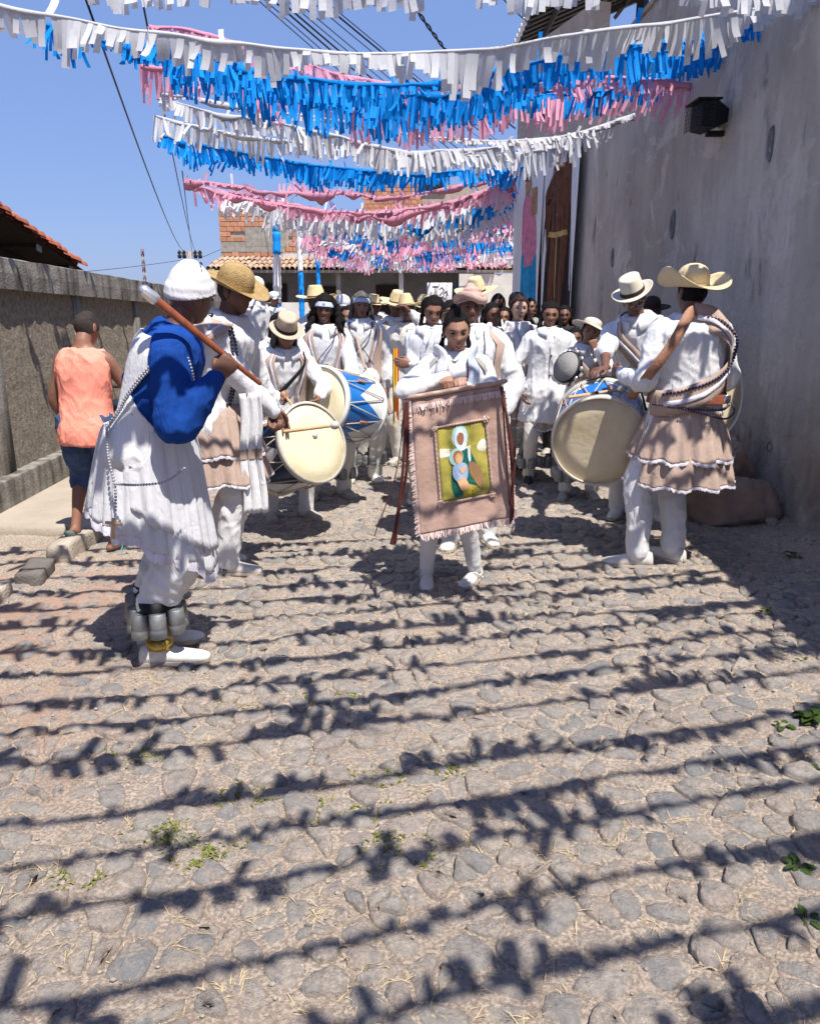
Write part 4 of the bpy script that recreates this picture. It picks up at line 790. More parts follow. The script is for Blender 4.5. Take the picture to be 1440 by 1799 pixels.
class Person:
    def __init__(s, label, pos, yaw, h, skin='skin_dark', lean=0, side=0, twist=0, head=(0, 0, 0), bulk=1., sh=1., feet=None, belly=0, res=.012, crouch=0, group=None, z0=0., female=False, cat='person', noeyes=False):
        s.k = h/1.695; s.yaw = R(yaw); s.root = empty('person', (pos[0], pos[1], z0), label, cat, s.yaw, group); s.pos = A((pos[0], pos[1], z0)); s.M0 = rotm((0, 0, 1), s.yaw)
        s.lean, s.side, s.tw, s.bulk, s.belly, s.sh, s.res, s.skin, s.noeyes = R(lean), R(side), R(twist), bulk, belly, sh, res, skin, noeyes; k = s.k
        s.P = A((0, 0, (.92-crouch)*k)); s.crouch = crouch
        s.feet = feet or [(.10, 0, 12), (-.10, 0, -12)]                     # left, right: x, y, toe angle
        s.Rs = rotm((1, 0, 0), s.lean)@rotm((0, 1, 0), s.side)
        s.neck = s.cen(1.475); hp, hy, hr = map(R, head)
        s.Rh = s.Rs@rotm((0, 0, 1), s.tw*.6+hy)@rotm((1, 0, 0), hp-s.lean*.75)@rotm((0, 1, 0), hr)
        piv = s.cen(1.50); hc = piv+s.Rh@A((0, -.018, .088))*k; hv = random.Random(int(abs(pos[0])*997+abs(pos[1])*131)); s.H = basis(hc, s.Rh[:, 0]*k*hv.uniform(.92, 1.06), s.Rh[:, 1]*k*hv.uniform(.95, 1.05), s.Rh[:, 2]*k*hv.uniform(.95, 1.04)); s.ev = hv.uniform(.5, .95); s.bv = hv.uniform(-.003, .002); s.hc = hc
        s.shl = {q: s.cen(1.362)+s.axes(1.40)[0]*(q*.160*sh*(.7+.3*bulk))*k for q in (1, -1)}; s.hands = {}; s.elb = {}
    def local(s, p): return s.M0.T@(A(p, float)-s.pos)
    def world(s, p): return s.M0@A(p, float)+s.pos
    def cen(s, z):
        z = np.asarray(z, float); d = (z-.92)*s.k; up = s.Rs@A((0, 0, 1)); w_ = np.clip(d/(.14*s.k), 0, 1)
        if z.ndim == 0: return s.P+(up*d*w_+A((0, 0, 1))*d*(1-w_) if d > 0 else A((0, 0, d)))
    def axes(s, z):
        w_ = float(np.clip((z-.92)/.15, 0, 1)); m_ = rotm((1, 0, 0), s.lean*w_)@rotm((0, 1, 0), s.side*w_)@rotm((0, 0, 1), s.tw*float(smooth01((z-.95)/.4))); return m_[:, 0], m_[:, 1], m_[:, 2]
    def T(s, z, th, inf=0.):
        a = np.interp(z, ZT, TA); b = np.interp(z, ZT, TB); m_ = float(np.exp(-((z-1.05)/.2)**2)); bk = 1+(s.bulk-1)*float(np.clip((1.46-z)/.1, 0, 1)); x, y, _ = s.axes(z); c_, s_ = np.cos(th), np.sin(th); e = .88
        if z > 1.30: a = a*(1+(s.sh-1)*float(np.clip((1.46-z)/.05, 0, 1)))
        c_ = np.sign(c_)*np.abs(c_)**e; s_ = np.sign(s_)*np.abs(s_)**e; b2 = b*bk*np.where(s_ < 0, 1+s.belly*m_, 1)
        inf = inf/s.k
        return s.cen(z)[None]+s.k*((a*bk+inf)*c_[:, None]*x[None]+(b2+inf)[:, None]*s_[:, None]*y[None])
    def tp(s, z, thd, inf=.03): return s.T(z, A([R(thd)]), inf)[0]
    def hand(s, side, wrist, d=None, n=None, mode='relax', hint=None, up=.285, fo=.25):
        """side 1 = left, -1 = right; wrist in local coordinates"""
        k = s.k; a = s.shl[side]; hint = A(hint if hint is not None else (side*.6, .7, -.5), float); e, w_ = ik(a, wrist, up*k, fo*k, hint); f = nrm(w_-e)
        d = nrm(d) if d is not None else f; n = A(n if n is not None else (-side, -.2, 0), float); n = nrm(n-d*np.dot(n, d)); s.elb[side] = e; s.hands[side] = (w_, d, n, mode)
    def grip(s, side, G, D, palm=None, hint=None):
        """close the hand of that side round a rod through G along D (world)"""
        G = s.local(G); D = nrm(s.M0.T@A(D, float)); a = s.shl[side]; f = nrm(G-a+A((0, 0, -.05))); 
        for _ in range(3):
            d = nrm(f-D*np.dot(f, D)); n = nrm(np.cross(D, d)); p_ = A(palm if palm is not None else (-side*.5, 0, -1), float); n = n if np.dot(n, p_) > 0 else -n
            w_ = G-d*.082*s.k-n*-.0+(-n)*.030*s.k*1.0; e, _w = ik(a, w_, .285*s.k, .25*s.k, A(hint if hint is not None else (side*.6, .7, -.5), float)); f = nrm(w_-e); f = nrm(f+.001)
        s.hand(side, w_, d, n, 'grip', hint)
    def limb(s, side, r, n=14, t0=0.):
        a, e, w_ = s.shl[side], s.elb[side], s.hands[side][0]; inn = a-s.axes(1.4)[0]*side*.06*s.k; pts = curve([inn, a, a*.5+e*.5, e, e*.5+w_*.5, w_], 5); r = np.interp(np.linspace(0, 1, len(pts)), np.linspace(0, 1, len(r)), r)*s.k; return tube(pts, r, n)
    def legpts(s):
        if hasattr(s, '_lp'): return s._lp
        o = {}
        s.fx = {}
        for q, f_ in zip((1, -1), s.feet):
            fx_, fy, ta = f_[:3]; li = R(f_[3]) if len(f_) > 3 else 0.; k = s.k
            hip = s.P+A((q*.088*s.bulk**.5, 0, -.02))*s.k; ft = R(ta); fw = A((math.sin(ft), -math.cos(ft), 0)); c_, s_ = math.cos(li), math.sin(li)
            s.fx[q] = basis(A((fx_, fy, 0))+fw*.13*k*(1-c_)+A((0, 0, .13*k*s_)), (fw*c_-A((0, 0, s_)))*k, A((-fw[1], fw[0], 0))*k, (fw*s_+A((0, 0, c_)))*k); an = (s.fx[q]@A((0, 0, .085, 1)))[:3]; kn, an = ik(hip, an, .43*s.k, .415*s.k, fw+A((q*.15, 0, 0))); o[q] = (hip, kn, an, fw)
        s._lp = o; return o
    def build(s, arms=True, bare=False):
        k = s.k; th = np.linspace(0, 2*np.pi, 22, endpoint=False); tin_ = 0 if bare == 1 else -.014
        P = [loft([s.T(z, th, tin_) for z in (.80, .86, .92, 1.0, 1.08, 1.18, 1.28, 1.34, 1.38, 1.41, 1.44, 1.46)])]
        nk = s.cen(1.44); P.append(tube([nk, s.cen(1.49), s.hc+s.Rh@A((0, .012, -.045))*k], A([.060, .054, .052])*k*(.6+.4*s.bulk), 14))
        for q in (1, -1):
            if q not in s.hands: s.hand(q, s.shl[q]+A((q*.07, -.06, -.52))*k)
            P.append(s.limb(q, [.055, .056, .048, .044, .040, .028, .026] if bare else [.05, .052, .045, .040, .038, .03, .026], 12))
        for q, (hip, kn, an, fw) in s.legpts().items():
            P.append(tube(curve([hip+A((0, 0, .03)), hip*.5+kn*.5, kn, kn*.6+an*.4+fw*-.012, an], 5), np.interp(np.linspace(0, 1, 21), [0, .25, .5, .66, .88, 1], [.085, .075, .055, .056, .036, .036])*k*(1 if bare else .78), 12))
            P.append(xf(s.fx[q], tube([(-.035, 0, .05), (.05, 0, .036), (.12, 0, .026), (.165, 0, .022)], [.030, .028, .024, .014], 10, flat=.9)))
        V, F, _ = modded(join(P), s.res*(1.0 if bare else 1.25), 3, .5); parts_ = [(V, F), xf(s.H, join([(HV, HF), _ear(1), _ear(-1)]))]
        for q, (w_, d, n, mode) in s.hands.items():
            X = np.cross(d, n)*(-q); hv, hf = HANDS[mode]; parts_.append(xf(basis(w_, X*k*1.04, -n*k*1.04, d*k*1.04), (hv, hf if q == -1 else [f[::-1] for f in hf])))
        s.body = obj('body', *join(parts_), [M[s.skin]], s.root)
        if not s.noeyes:
            for q in (1, -1):
                e = sphere((q*.031, -.0740, .002), (.0130, .0098, .0056*s.ev), 14, 10); ir = sphere((q*.031, -.0816, .002), (.0062, .0030, .0056*s.ev), 10, 8); V, F = join([e, ir]); obj('eye', *xf(s.H, (V, F)), [M['eye_white'], M['iris']], s.root, mi=[0]*len(e[1])+[1]*len(ir[1]))
                lid = tube([(q*.0165, -.083, .002), (q*.024, -.0855, .0065), (q*.033, -.0855, .007), (q*.046, -.077, .003)], [.0010, .0019, .0019, .0010], 6); obj('eyelash', *xf(s.H, lid), [M['hair']], s.root)
                bw = tube([(q*.014, -.0895, .021), (q*.026, -.0905, .0265), (q*.038, -.085, .0265), (q*.050, -.0745, .020)], [.0022, .0032, .003, .0012], 6, flat=.6); bw[0][:, 2] += s.bv; obj('eyebrow', *xf(s.H, bw), [M['hair']], s.root)
            lp_ = join([tube(curve([(-.023, -.1055, -.062), (-.009, -.1155, -.0585), (0, -.116, -.0595), (.009, -.1155, -.0585), (.023, -.1055, -.062)], 4), np.interp(np.linspace(-1, 1, 17), [-1, 0, 1], [.001, .0042, .001]), 8), tube(curve([(-.021, -.1060, -.064), (0, -.1150, -.0675), (.021, -.1060, -.064)], 6), np.interp(np.linspace(-1, 1, 13), [-1, 0, 1], [.001, .0055, .001]), 8)])
            obj('lips', *xf(s.H, lp_), [M['lip']], s.root)
        return s
    def wrinkle(s, V, N, amp, f, seed):
        q = (V+A((0, 0, .35))*V[:, :1])*A((1, 1, .42)); w1 = wn(q, f*1.35, seed); w2 = wn(V@rotm((.3, .5, .2), .9), f*1.9, seed+4); r = np.clip(1-np.abs(w1), 0, 1)**2.5; r2 = np.clip(1-np.abs(w2), 0, 1)**3; lo = wn(V, f*.35, seed+2); return V+N*(amp*(.85*r+.40*r2+.30*lo-.28))[:, None]
    def shirt(s, mt, hem=.84, inf=.020, sl=(.066, .062, .056, .052, .048, .044, .032), flare=0., wr=.010, name='shirt', arms=(1, -1), top=1.468, seed=0, collar=None, cut=1., open_=0.):
        k = s.k; th = np.linspace(0, 2*np.pi, 26, endpoint=False); zs = np.r_[np.linspace(hem, .95, max(3, int((.95-hem)/.05)+2))[:-1], .95, 1.02, 1.1, 1.2, 1.3, 1.36, 1.40, 1.43, top]
        rg = []
        for z in zs:
            t_ = s.T(max(z, .80), th, inf+flare*float(np.clip((1.02-z)/(1.02-min(hem, .9)), 0, 1)))
            if z < .80: t_ = t_+A((0, 0, (z-.80)*k))
            rg.append(t_)
        P = [loft(rg)]
        for q in arms:
            a, e, w_ = s.shl[q], s.elb[q], s.hands[q][0]; inn = a-s.axes(1.4)[0]*q*.07*k; full = curve([inn, a, a*.5+e*.5, e, e*.5+w_*.5, w_-(w_-e)*.02], 5); m_ = int(len(full)*cut); pts = full[:m_]; r = np.interp(np.linspace(0, 1, len(full)), np.linspace(0, 1, len(sl)), sl)[:m_]*k; P.append(tube(pts, r, 16))
        V, F, N = modded(join(P), s.res, 3, .5); V = s.wrinkle(V, N, wr, 17, seed+int(abs(s.pos[0]*50)) % 9); me = obj(name, V, F, [mt], s.root)
        if collar:
            for q in (1, -1):
                P_ = [s.tp(1.462, 90+q*0, .018), s.tp(1.462, 45 if q > 0 else 135, .020), s.tp(1.452, 0 if q > 0 else 180, .020), s.tp(1.44, -50 if q > 0 else -130, .026), s.tp(1.425, -83 if q > 0 else -97, .030)]; Cc = curve(P_, 5); n_ = len(Cc); up = s.axes(1.45)[2]; out = nrm(Cc-s.cen(1.45)) if False else (Cc-s.cen(1.45))/np.linalg.norm(Cc-s.cen(1.45), axis=1)[:, None]; wd = np.linspace(.034, .052, n_)[:, None]*k
                V = np.vstack([Cc+up*.018*k, Cc+out*.012*k+up*.012*k, Cc+out*(.012*k+wd*.5)-up*wd*.75]); F = [(r_*n_+i, r_*n_+i+1, (r_+1)*n_+i+1, (r_+1)*n_+i) for r_ in range(2) for i in range(n_-1)]; thick(obj('collar', V, F, [collar], s.root), .004)
        return me
    def trousers(s, mt, r=(.105, .098, .082, .075, .068, .062, .066), end=.0, top=1.0, wr=.010, seed=1, bunch=0., name='trousers', frac=1.):
        k = s.k; th = np.linspace(0, 2*np.pi, 22, endpoint=False); P = [loft([s.T(z, th, .016) for z in (.84, .88, .92, .96, top)])]
        for q, (hip, kn, an, fw) in s.legpts().items():
            low = an+A((0, 0, end)); pts = curve([hip+A((0, 0, .03)), hip*.5+kn*.5, kn+fw*.01, kn*.5+low*.5, low], 6); pts = pts[:max(3, int(len(pts)*frac))]; t = np.linspace(0, 1, len(pts)); rr = np.interp(t, np.linspace(0, 1, len(r)), r)*k
            rr = rr*(1+bunch*np.clip(t*2-.8, 0, 1)*np.sin(t*52+q)); P.append(tube(pts, rr, 16))
        V, F, N = modded(join(P), s.res, 2, .5); V = s.wrinkle(V, N, wr, 15, seed); return obj(name, V, F, [mt], s.root)
    def shoes(s, mt, style='sneaker', sole='rubber', L_=.285):
        for q, (hip, kn, an, fw) in s.legpts().items():
            sk = style == 'sneaker'; g = L_/.285; rg = []; sg = []; Tf = s.fx[q]@A(np.diag([g, g, g, 1]))
            for t, w_, h in ((-.085, .020, .05), (-.078, .030, .085 if sk else .075), (-.05, .036, .095 if sk else .086), (-.01, .038, .098 if sk else .088), (.03, .040, .085 if sk else .078), (.07, .045, .066 if sk else .060), (.12, .048, .050 if sk else .046), (.165, .042, .040 if sk else .036), (.19, .028, .032 if sk else .028), (.198, .012, .022)):
                a_ = np.linspace(0, math.pi, 11); ring = np.stack([np.full(11, t), np.cos(a_)*w_, .018+np.sin(a_)**.75*(h-.012)], 1); bt = np.stack([np.full(3, t), np.linspace(-1, 1, 5)[1:-1]*w_*-1, np.full(3, .012)], 1); rg.append(np.vstack([ring, bt]))
                sg.append(A([(t, x*w_*1.10, z) for x, z in ((-1, .022), (1, .022), (1.03, .008), (.9, .0), (-.9, .0), (-1.03, .008))]))
            o = obj('shoe', *xf(Tf, loft(rg)), [mt], s.root); obj('sole', *xf(Tf, loft(sg)), [M[sole]], o, smooth=False)
            if sk and s.k > .8: obj('laces', *xf(Tf, join([tube([(t, -.022, h-.012), (t, 0, h+.002), (t, .022, h-.012)], .0035, 5) for t, h in ((.045, .082), (.065, .074), (.085, .066))])), [M['rubber']], o)
    def cans(s, q, n=6, r=.040, h=.105, z=.19, R_=.085, grey='tin', band=.066):
        """ring of tin can rattles strapped round the ankle"""
        hip, kn, an, fw = s.legpts()[q]; obj('ankle_strap', *tube([an*A((1, 1, 0))+A((0, 0, z+.03)), an*A((1, 1, 0))+A((0, 0, z+.10))], band*s.k, 16, False), [M['black']], s.root)
        for i in range(n):
            t = 2*math.pi*(i+.3*q)/n; c = an*A((1, 1, 0))+A((math.cos(t)*R_, math.sin(t)*R_, z-h/2+random.uniform(-.008, .008))); Tm = np.eye(4); Tm[:3, :3] = rotm((math.sin(t), -math.cos(t), 0), random.uniform(-.05, .15)); Tm[:3, 3] = c
            obj('rattle_can', *xf(Tm, lathe([(.001, .004), (r-.003, .004), (r-.002, 0), (r, .002), (r, h*.33), (r-.0015, h*.36), (r, h*.39), (r, h-.002), (r-.002, h), (r-.004, h-.004), (.001, h-.004)], 18)), [M[grey]], s.root)
    def skirt(s, mt, tiers, pleats=26, amp=.05, trim=None, name='skirt', sx=1., sy=.8, off=(0, 0), tilt=0., seed=0, sh_=0., hemf=None):
        """tiers: (z top, z bottom, r top, r bottom) with the pleats of gathered cloth"""
        k = s.k; n = 168; th = np.linspace(0, 2*np.pi, n, endpoint=False); first = None
        for ti, (z0, z1, r0, r1) in enumerate(tiers):
            rg = []; ph = rng.uniform(0, 6, 3)
            for t in np.linspace(0, 1, 16):
                r = r0+(r1-r0)*t**.8; pl = amp*(t**.7)*(.55*np.sin(pleats*th+ph[0]+.6*np.sin(3*th+t))+.45*np.sin(pleats*.43//1*th+ph[1]+.5*t)+.35*np.sin(5*th+ph[2]))+.010*np.sin(pleats*2.1//1*th+ph[1])*(1-t)
                rr = r*(1+pl); zz = (z0+(z1-z0)*t)*k+t*.010*np.sin(pleats*th*.5//1+ph[0]); 
                if hemf is not None: zz = zz+t*hemf(th)*k
                c = s.cen(min(z0, 1.2)) if z0 > .95 else s.P; g_ = s.cen(z0)-A((0, 0, 0)); cx_, cy_ = (s.cen(z0)[:2]*(1-t*.7) if z0 > .92 else A((0, 0.)))+A(off)*t
                rg.append(np.stack([cx_+rr*sx*k*np.cos(th), cy_+rr*sy*k*np.sin(th), zz+tilt*t*rr*np.sin(th)], 1))
            o = obj(name if ti == 0 else 'ruffle', *loft(rg, False), [mt], s.root if first is None else first); thick(o, .004); first = first or o
            if trim:
                lo = rg[-1]; out = (lo-lo.mean(0)); out /= np.linalg.norm(out, axis=1)[:, None]; zz = .004*np.sin(th*pleats*3)[:, None]*A((0, 0, 1)); o2 = obj('lace_trim', *loft([rg[-2]*.25+lo*.75+out*.005, lo+out*.007, lo+out*.006-A((0, 0, trim))+zz], False), [M['lace']], o)
        return first
    def patch(s, name, mt, zs, t0, t1, inf=.032, n=14, th_=.004, wob=.003):
        """a piece of cloth lying on the trunk between two angles (degrees) at each height"""
        V = []
        for z, a, b in zip(zs, t0, t1): V.append(s.T(z, np.radians(np.linspace(a, b, n)), inf))
        V = A(V).reshape(-1, 3); m_ = len(zs); V = V+(V-s.cen(1.2))*(wob*wn(V, 28, 3))[:, None]*3
        return thick(obj(name, V, [(i*n+j, i*n+j+1, (i+1)*n+j+1, (i+1)*n+j) for i in range(m_-1) for j in range(n-1)], [mt], s.root), th_)
    def path(s, pts, inf, n=7): return curve([s.tp(z, a, inf) for z, a in pts], n)
    def band(s, name, mt, pts, wd, inf=.036, parent=None, n=7, th_=.004, cols=5):
        C_ = s.path(pts, inf, n); T_ = np.gradient(C_, axis=0); T_ /= np.linalg.norm(T_, axis=1)[:, None]; cc = s.cen(1.15); zz = ((C_-s.cen(.92))@s.axes(1.2)[2])[:, None]*s.axes(1.2)[2][None]; O = C_-s.cen(.92)-zz; O /= np.linalg.norm(O, axis=1)[:, None]; S_ = np.cross(O, T_); S_ /= np.linalg.norm(S_, axis=1)[:, None]
        V = []
        for i in range(cols): u = i/(cols-1)*2-1; V.append(C_+S_*u*wd/2+O*(.006*math.cos(u*1.4)-.002+.003*wn(C_*1.0, 40, i)[:, None]))
        m_ = len(C_); V = np.vstack(V); return thick(obj(name, V, [(i*m_+j, i*m_+j+1, (i+1)*m_+j+1, (i+1)*m_+j) for i in range(cols-1) for j in range(m_-1)], [mt], parent or s.root), th_)
    def beads(s, name, mt, pts3, r=.007, step=None, raw=False, parent=None):
        P = curve(pts3, 10) if not raw else A(pts3); D = np.r_[0, np.cumsum(np.linalg.norm(np.diff(P, axis=0), axis=1))]; q = np.arange(0, D[-1], step or r*2.1); C_ = np.stack([np.interp(q, D, P[:, i]) for i in range(3)], 1); o = obj(name, *join([sphere(c, r, 6, 4) for c in C_]), [mt], parent or s.root); o['kind'] = 'stuff'; return o
    # -------- things worn on the head, in head coordinates
    def onhead(s, name, vf, mt, parent=None, **kw): return obj(name, *xf(s.H, vf), [mt], parent or s.root, **kw)
    def hair(s, mt='hair', off=.006, front=.086, back=-.085, rid=0., sides=-.02, thick_=1., name='hair'):
        V = HV.copy(); nn_ = V/A((.0735, .093, .113))**2; nn_ /= np.linalg.norm(nn_, axis=1)[:, None]; r_ = off*thick_+rid*np.abs(np.sin(V[:, 0]*190))+.002*wn(V, 90, 3); V = V+nn_*r_[:, None]; V[:, 1] += .004
        F = [f for f in HF if V[list(f)].mean(0)[2] > np.interp(V[list(f)].mean(0)[1], [-.10, -.055, -.03, -.005, .03, .1], [front, front-.010, front-.045, sides, -.05, back])-.35*max(0, abs(V[f[0]][0])-.030)]
        return s.onhead(name, (V, F), M[mt])
    def strands(s, mt, starts, L_, r, n=1, out=.02, name='braids', wav=.3, bump=.25, drop=None):
        P = []
        for i, (x, y, z) in enumerate(starts):
            p0 = s.H[:3, :3]@A((x, y, z))+s.H[:3, 3]; o_ = nrm((s.H[:3, :3]@A((x, y, 0)))*A((1, 1, 0))); l = L_*random.uniform(.85, 1.1); m_ = 16; t = np.linspace(0, 1, m_)
            q = p0+o_*(out*np.sin(np.minimum(t*2.2, 1.6)))[:, None]+A((0, 0, -1))*(l*t**1.05)[:, None]; 
            if drop is not None: q = q+A(drop)*(t**1.5)[:, None]
            pre = A([s.H[:3, :3]@A(w__)+s.H[:3, 3] for w__ in ((x*.22, y*.35, .108), (x*.75, y*.75, .088), (x*1.12, y*1.10, .045+z*.3), (x*1.16, y*1.12, z*.6+.01))]) if len(starts) > 3 else None
            q[:, 0] += .006*wav*np.sin(t*9+i*2.1); q[:, 1] += .008*wav*np.sin(t*7+i*1.3); rr = r*(1+bump*np.sin(t*l*240*.5))*(1-.35*t); q, rr = (np.vstack([pre, q]), np.r_[[r*.5, r*.7, r*.8, r*.9], rr]) if pre is not None else (q, rr); P.append(tube(q, rr, 6))
        o = obj(name, *join(P), [M[mt]], s.root)
        if len(P) > 2: o['kind'] = 'stuff'
        return o
    def brim_hat(s, mt, Rb=.20, hc=.105, curl=lambda a: 0*a, dip=.0, z=.048, rc=(.083, .100), top='dome', band=None, tilt=0., rollt=0., front=1., name='hat', taper=.86, bw=.03):
        n = 56; a = np.linspace(0, 2*np.pi, n, endpoint=False); rg = []
        for t in np.linspace(1, 0, 9): 
            e = A([rc[0]+(Rb-rc[0])*t, rc[1]+(Rb*front-rc[1])*t]); zz = curl(a)*t**1.8+dip*t; sh_ = 1-.5*np.clip(curl(a)/Rb, 0, 1)*t; rg.append(np.stack([e[0]*np.cos(a)*sh_, e[1]*np.sin(a)*sh_, zz], 1))
        for t in np.linspace(0, 1, 10)[1:]:
            if top == 'dome': f = math.sqrt(max(0, 1-(max(0, t-.25)/.78)**2.4)); h = hc*t**.9
            else: f = (1-(1-taper)*t) if t < .9 else .62; h = hc*min(t/.9, 1)
            q = np.stack([rc[0]*f*np.cos(a), rc[1]*f*np.sin(a), np.full(n, h)], 1)
            if top == 'pinch' and t > .55: u = (t-.55)/.45; q[:, 0] *= 1-.22*u*np.exp(-((np.sin(a)+.85)/.5)**2); q[:, 2] -= .012*u*np.abs(np.cos(a))**.5*0
            if top == 'peak' and t > .5: u = (t-.5)/.5; q[:, 0] *= 1-.35*u
            rg.append(q)
        c = rg[-1].mean(0)-A((0, 0, .016 if top != 'dome' else -.002)); rg.append(c+(rg[-1]-rg[-1].mean(0))*.35); V, F = loft(rg, False); F.append(tuple(range(len(V)-n, len(V))))
        Tm = np.eye(4); Tm[:3, :3] = rotm((1, 0, 0), R(tilt))@rotm((0, 1, 0), R(rollt)); Tm[:3, 3] = (0, .004, z); V, F = xf(s.H@Tm, (V, F)); o = thick(obj(name, V, F, [M[mt]], s.root), .004)
        if band: r_ = [np.stack([(rc[0]*(1-(1-taper)*t*.9*(top != 'dome'))+.0035)*np.cos(a), (rc[1]*(1-(1-taper)*t*.9*(top != 'dome'))+.0035)*np.sin(a), np.full(n, hc*t*.9+.002)], 1) for t in (0, bw/hc*.5, bw/hc)]; obj('hat_band', *xf(s.H@Tm, loft(r_, False)), [M[band]], o)
        return o
    def cap(s, mt):
        a = np.linspace(0, 2*np.pi, 40, endpoint=False); rg = [np.stack([.082*f*np.cos(a), .102*f*np.sin(a), np.full(40, h)], 1) for f, h in ((1, 0), (1.02, .03), (.93, .06), (.7, .085), (.35, .098), (.03, .10))]; o = s.onhead('cap', xf(basis((0, 0, .028), (1, 0, 0), (0, 1, 0), (0, 0, 1)), loft(rg)), mt)
        b_ = [A([(x*w_, -.085-.075*t*(1-.35*(x*x)), .034-.014*t-.012*x*x) for x in np.linspace(-1, 1, 9)]) for t, w_ in ((0, .072), (.5, .070), (1, .055))]; V = np.vstack(b_); thick(obj('visor', *xf(s.H, (V, [(r_*9+i, r_*9+i+1, (r_+1)*9+i+1, (r_+1)*9+i) for r_ in range(2) for i in range(8)])), [mt], o), .004)
        return o
    def scarf(s, mt, front=.035, back=-.02, off=.014, peak=0., folds=.003, knot=None, name='head_scarf'):
        V = HV.copy(); nn_ = V/A((.0735, .093, .113))**2; nn_ /= np.linalg.norm(nn_, axis=1)[:, None]; V = V+nn_*(off+folds*np.sin(V[:, 2]*170+V[:, 1]*60+2*wn(V, 14, 1)))[:, None]; V[:, 2] += peak*np.clip(V[:, 2]/.1, 0, 1)**2*np.clip((V[:, 1]+.06)/.12, 0, 1); V, F = slab((V, HF), [((0, -.09, front), nrm(A((0, (front-back)*-1/.18, -1))))])
        o = s.onhead(name, (V, F), mt); thick(o, .004)
        if knot is not None: obj('knot', *xf(s.H, join([sphere(knot, (.018, .014, .018), 10, 8), tube([knot, A(knot)+A((.01, .03, -.03)), A(knot)+A((.015, .035, -.08))], [.012, .015, .008], 8, flat=.4)])), [mt], o)
        return o
    def headband(s, mt, z0=.030, z1=.072, tiltb=-.018):
        nn_ = HV/A((.0735, .093, .113))**2; nn_ /= np.linalg.norm(nn_, axis=1)[:, None]; V = HV+nn_*(.015+.002*np.sin(HV[:, 2]*400))[:, None]; sl_ = (z0-tiltb-z0+0.)/.19; V, F = slab((V, HF), [((0, -.09, z0), nrm(A((0, -.25, -1)))), ((0, -.09, z1), nrm(A((0, .25, 1))))]); o = s.onhead('headband', (V, F), mt); thick(o, .004)
        obj('twist', *xf(s.H, sphere((0, -.1, (z0+z1)/2+.002), (.011, .008, .020), 8, 8)), [mt], o); return o
def stick(a, b_, r, label, ball=None, name='drumstick', tip=None, mt='wood_light', bands=()):
    a, b_ = A(a, float), A(b_, float); L_ = np.linalg.norm(b_-a); d = (b_-a)/L_; e = empty(name, a, label, name.replace('_', ' '), group='drumsticks held by the drummers' if name == 'drumstick' else None); r = r if hasattr(r, '__len__') else (r, r*.8)
    obj('shaft', *tube([(b_-a)*t for t in np.linspace(0, 1, 8)], np.linspace(r[0], r[1], 8), 10), [M[mt]], e)
    if ball: obj('mallet_head', *xf(aim(b_-a, d), lathe([(0, -ball*1.1), (ball*.75, -ball*.8), (ball, -.1*ball), (ball*.8, ball*.7), (0, ball)], 14)), [M['felt_ball'] if ball > .02 else M['black']], e)
    if tip: obj('tip', *tube([d*-.012, d*.035], r[0]*1.22, 12), [M['silver']], e)
    for t in bands: obj('grip_ring', *tube([(b_-a)*t, (b_-a)*(t+.03)], r[0]*1.08, 8), [M['black']], e)
    return e
def drum(c, axis, Rr, dep, label, skin='drum_skin', sect=6, colA='drum_blue', colB='drum_white', hoopc='hoop', spin=0., bias=0., group='big painted street drums'):
    """c centre of the front head, axis pointing from it to the back"""
    e = empty('drum', c, label, 'drum', group=group); Tm = aim((0, 0, 0), axis); Tm = Tm@rot('Z', spin); n = sect*16; a = np.linspace(0, 2*np.pi, n, endpoint=False); tri = bias+(1-bias)*np.abs(((a*sect/(2*np.pi)) % 1)*2-1)
    zz = dep*(.04+.92*tri); rg = [np.stack([Rr*np.cos(a), Rr*np.sin(a), zz*t], 1) for t in np.linspace(0, 1, 5)]+[np.stack([Rr*np.cos(a), Rr*np.sin(a), zz+(dep-zz)*t], 1) for t in np.linspace(0, 1, 5)[1:]]
    V, F = loft(rg, False); obj('shell', *xf(Tm, (V, F)), [M[colA], M[colB]], e, mi=[0 if i < 4*n else 1 for i in range(len(F))])
    for z in (0, dep): obj('hoop', *xf(Tm, lathe([(Rr+.004, z-.022), (Rr+.018, z-.020), (Rr+.020, z+.020), (Rr+.004, z+.024), (Rr+.002, z), (Rr+.004, z-.022)], 56)), [M[hoopc]], e)
    for z, sg in ((-.008, 1), (dep+.008, -1)): obj('drumhead', *xf(Tm, loft([np.stack([r_*np.cos(a), r_*np.sin(a), np.full(n, z+sg*dz)], 1) for r_, dz in ((Rr+.008, .012), (Rr+.004, 0), (Rr*.6, .0015), (Rr*.05, .002))])), [M[skin]], e)
    m_ = sect*2; q = []
    for i in range(m_*2): t = 2*math.pi*i/(m_*2); q.append((math.cos(t)*(Rr+.014), math.sin(t)*(Rr+.014), -.01 if i % 2 else dep+.01))
    q.append(q[0]); obj('tension_rope', *xf(Tm, join([tube([q[i], q[i+1]], .0045, 5, False) for i in range(len(q)-1)])), [M['rope']], e)
    for i in range(0, m_*2, 4): t = 2*math.pi*(i+.5)/(m_*2); p = A((math.cos(t)*(Rr+.014), math.sin(t)*(Rr+.014), dep*.5)); obj('rope_tab', *xf(Tm, xf(basis(p, (-math.sin(t), math.cos(t), 0), (0, 0, 1), (math.cos(t), math.sin(t), 0)), bbox((-.014, -.045, -.006), (.014, .045, .008), .004))), [M['leather']], e)
    return e
